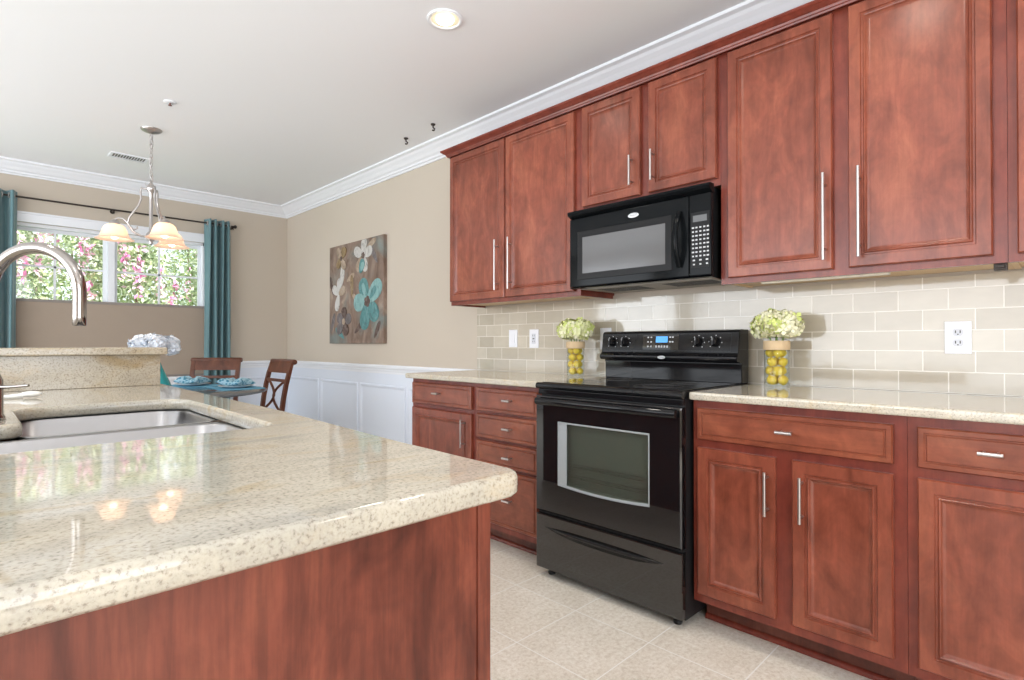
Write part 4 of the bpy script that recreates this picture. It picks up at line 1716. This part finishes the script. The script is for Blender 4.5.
def chair_parts(root):
    W = .43
    def curve_y(z):
        t = (z - .44) / .52
        return -.195 - .02 * t - .075 * t * t
    for sx in (-1, 1):
        # rear leg running up into the back stile
        g = G(CHAIRW)
        rings = []
        zs = [0.0005, .15, .30, .44, .55, .66, .77, .86, .92, .955]
        for z in zs:
            y = curve_y(z) if z >= .44 else -.195 - (.44 - z) * .16
            hw = .017
            dp = .030 if z < .9 else .024
            xx = sx * (W / 2 - .017)
            rings.append([(xx - hw, y - dp / 2, z), (xx + hw, y - dp / 2, z), (xx + hw, y + dp / 2, z), (xx - hw, y + dp / 2, z)])
        g.loops(rings, True, (True, True))
        g.build('leg', root)
        g = G(CHAIRW)
        xx = sx * (W / 2 - .022)
        g.loops([[(xx - h, .19 - h + o, z), (xx + h, .19 - h + o, z), (xx + h, .19 + h + o, z), (xx - h, .19 + h + o, z)] for z, h, o in ((.0005, .013, .01), (.2, .016, 0), (.425, .020, 0))], True, (True, True))
        g.build('leg', root)
    g = G(CHAIRW)
    for a, b, c, d in ((-W / 2 + .04, W / 2 - .04, .175, .200), (-W / 2 + .04, W / 2 - .04, -.205, -.185)):
        g.box(a, b, c, d, .37, .425)
    g.box(-W / 2 + .008, -W / 2 + .032, -.18, .175, .37, .425)
    g.box(W / 2 - .032, W / 2 - .008, -.18, .175, .37, .425)
    g.build('seat_frame', root)
    g = G(LEATH)
    g.box(-W / 2 + .002, W / 2 - .002, -.175, .215, .4255, .475, .018, 3)
    g.build('seat', root)
    # scrolled top rail
    g = G(CHAIRW)
    rings = []
    for x in (-W / 2 - .008, -W / 2 + .004, W / 2 - .004, W / 2 + .008):
        y, z = curve_y(.955) - .012, .957
        rr = .020 if abs(x) > W / 2 else .023
        rings.append([(x, y + rr * math.cos(q), z + rr * math.sin(q)) for q in [2 * PI * j / 14 for j in range(14)]])
    g.loops(rings, True, (True, True), True)
    rings = []
    for z in (.865, .90, .93, .957):
        y = curve_y(z)
        rings.append([(-W / 2 + .034, y - .009, z), (W / 2 - .034, y - .009, z), (W / 2 - .034, y + .009, z), (-W / 2 + .034, y + .009, z)])
    g.loops(rings, True, (True, True))
    g.build('top_rail', root)
    g = G(CHAIRW)
    g.bm.free()
    for z0, z1 in ((.790, .815), (.535, .560)):
        y = curve_y(z0)
        g = G(CHAIRW)
        g.box(-W / 2 + .033, W / 2 - .033, y - .009, y + .009, z0, z1, .003)
        g.build('cross_rail', root)
    # two bowed slats that cross like an X
    for s in (-1, 1):
        g = G(CHAIRW)
        pts = []
        for i in range(11):
            t = i / 10
            z = .558 + (.793 - .558) * t
            x = s * (.135 - .150 * math.sin(PI * t))
            pts.append((x, curve_y(z) + .004 * s, z))
        g.tube(pts, .0105, 8)
        g.build('back_slat', root)


ch0 = thing('dining_chair', (0, 0, 0), 'walnut dining chair standing behind the table below the curtain', 'chair', 'walnut chairs around the dining table')
chair_parts(ch0)
ch0.location = (-1.145, 5.395, 0)
ch0.rotation_euler = (0, 0, math.atan2(-(TX - -1.145), TY - 5.395))
ch1 = copy_tree(ch0)
ch1['label'] = 'walnut dining chair seen from the side in front of the wainscot'
ch1.location = (-1.015, 4.72, 0)
ch1.rotation_euler = (0, 0, PI / 2 + .02)

# table settings
for i, (x, y, rot, lb) in enumerate(((-1.285, 5.185, .9, 'before the chair below the curtain'), (-1.105, 4.70, 0.0, 'before the chair seen from the side'))):
    g = G(MATB)
    ca, sa = math.cos(rot), math.sin(rot)
    pts = [(x + u * ca - v_ * sa, y + u * sa + v_ * ca) for u, v_ in rounded([(-.16, -.215), (.16, -.215), (.16, .215), (-.16, .215)], [.03] * 4, 4)]
    g.prism(pts, TZ + .0005, TZ + .004)
    tag(g.build('placemat'), 'blue placemat on the round table ' + lb, 'placemat', 'place settings')
    g = G(PLATE)
    g.lathe((x, y, TZ + .0045), [(.001, 0), (.075, 0), (.085, .004), (.128, .016), (.132, .018), (.128, .020), (.085, .009), (.072, .006), (.001, .006)], 36)
    tag(g.build('dinner_plate'), 'round pale dinner plate on the placemat ' + lb, 'plate', 'dinner plates on the table')
    g = G(NAPK)
    random.seed(20 + i)
    n = 26
    rings = []
    for r, zz_ in ((.045, .001), (.095, .008), (.112, .026), (.085, .050), (.045, .056), (.012, .040)):
        ring = []
        for k in range(n):
            a = 2 * PI * k / n
            w_ = 1 + .22 * math.sin(5 * a + r * 40) + random.uniform(-.05, .05)
            rr = min(r * w_ * 1.12, .105 if zz_ < .012 else .155)
            if zz_ > .012:
                pass
            ring.append((x + rr * math.cos(a), y + rr * math.sin(a), TZ + .0145 + zz_ + (.012 * math.sin(4 * a + i) if zz_ > .02 else 0) + (.006 if rr > .09 else 0)))
        rings.append(ring)
    g.loops(rings, True, (True, True), True)
    tag(g.build('napkin'), 'teal and white patterned napkin bunched on the plate ' + lb, 'napkin', 'napkins on the plates')

# vase with white hydrangeas in the middle of the table
tv = thing('teal_vase', (-1.66, 4.72, TZ), 'teal teardrop vase on the table beyond the end of the raised bar', 'vase')
g = G(TEALV)
g.lathe((-1.66, 4.72, TZ + .0005), [(.001, 0), (.085, 0), (.100, .006), (.112, .022), (.108, .045), (.092, .085), (.072, .13), (.052, .175), (.038, .215), (.032, .245), (.036, .262),
                                    (.033, .262), (.029, .245), (.034, .215), (.048, .175), (.001, .10)], 32)
g.build('vase_body', tv)
wb = thing('white_hydrangea_bouquet', (-1.66, 4.72, TZ + .24), 'white hydrangea bunch in the teal vase above the bar ledge', 'flowers')
g = G(STEMG)
for q in range(3):
    a = q * 2.1
    g.tube([(-1.66 + .012 * math.cos(a), 4.72 + .012 * math.sin(a), TZ + .20), (-1.66 + .04 * math.cos(a), 4.72 + .04 * math.sin(a), TZ + .31)], .0035, 6)
g.build('stems', wb)
random.seed(9)
for ax, ay, az, r in ((-.085, 0.0, .352, .062), (.0, .02, .366, .068), (.085, -.02, .352, .062), (.02, -.08, .345, .065), (-.03, .08, .35, .065), (.10, -.05, .325, .048)):
    v_ = Rv * ax + Fv * ay
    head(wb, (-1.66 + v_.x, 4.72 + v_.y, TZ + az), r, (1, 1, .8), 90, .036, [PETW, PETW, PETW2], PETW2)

# ================================================================== OUTSIDE
g = G(GRASS)
g.box(-14, 9, D + .35, 26, -.45, -.30)
struct(g.build('lawn', origin=(0, 0, -.3)), 'green lawn outside the dining window', 'ground')


def shrub(x, y, rx, ry, z0, z1, nleaf, nbl, label, seed):
    random.seed(seed)
    root = thing('flowering_shrub', (x, y, -.3), label, 'shrub', 'flowering shrubs outside the window')
    g = G(BARK)
    for k in range(4):
        a = k * 1.6 + seed
        g.tube([(x + .08 * math.cos(a), y + .08 * math.sin(a), -.31), (x + .2 * math.cos(a), y + .15 * math.sin(a), .6), (x + rx * .45 * math.cos(a), y + ry * .4 * math.sin(a), z1 * .75)], [.04, .03, .012], 7)
    g.build('trunk', root)
    cz_, rz = (z0 + z1) / 2, (z1 - z0) / 2
    for nm, cnt, ms, s0, s1, far in (('foliage', nleaf, [LEAFA, LEAFB, LEAFB, LEAFC], .03, .06, .5), ('blossoms', nbl, [PINK, PINKL, PINKL], .03, .055, .9)):
        g = G(*ms)
        clusters = [None] if nm == 'foliage' else [Vector((random.gauss(0, .8), -abs(random.gauss(.9, .4)), random.gauss(.42, .30))).normalized() for _ in range(max(1, nbl // 22))]
        for i in range(cnt):
            if nm == 'foliage':
                d = Vector((random.gauss(0, 1), random.gauss(0, 1), random.gauss(0, 1))).normalized() * random.uniform(.55, 1.0)
                d *= 1 + .22 * noise.noise(d * 2.2 + Vector((seed, 0, 0)))
            else:
                d = clusters[i % len(clusters)] * 1.02 + Vector((random.gauss(0, .05), random.gauss(0, .05), random.gauss(0, .08)))
            p = Vector((x + d.x * rx, y + d.y * ry, cz_ + d.z * rz))
            s = random.uniform(s0, s1)
            n_ = Vector((random.gauss(0, 1), random.gauss(-.4, 1), random.gauss(.5, 1))).normalized()
            a = n_.orthogonal().normalized()
            a.rotate(Matrix.Rotation(random.uniform(0, 6.3), 3, n_))
            b = n_.cross(a)
            g.use(random.choice(ms))
            vs = [g.bm.verts.new(q) for q in (p - a * s, p - b * s * .45 + n_ * s * .1, p + a * s, p + b * s * .45 + n_ * s * .1)]
            f = g.bm.faces.new(vs)
            f.material_index = g.k
        g.build(nm, root, norm=False)
    return root


shrub(-2.45, 9.3, .62, .7, -.2, 3.5, 7500, 190, 'pink flowering shrub outside, seen behind the faucet arc', 1)
shrub(-1.05, 9.4, .60, .7, -.2, 3.5, 7500, 300, 'pink flowering shrub outside, seen behind the chandelier shades', 2)
shrub(.3, 9.3, .58, .7, -.2, 3.5, 7500, 440, 'pink flowering shrub outside, seen beside the teal curtain', 3)
shrub(-2.9, 11.6, .78, .8, -.2, 4.3, 7500, 110, 'pale green shrub farther out behind the curtain at the photo edge', 4)
shrub(-1.1, 11.8, .76, .8, -.2, 4.3, 7500, 200, 'pale green shrub farther out behind the window mullion', 5)
shrub(.65, 11.6, .78, .8, -.2, 4.3, 7500, 260, 'pale green shrub farthest along the lawn beyond the curtain', 6)
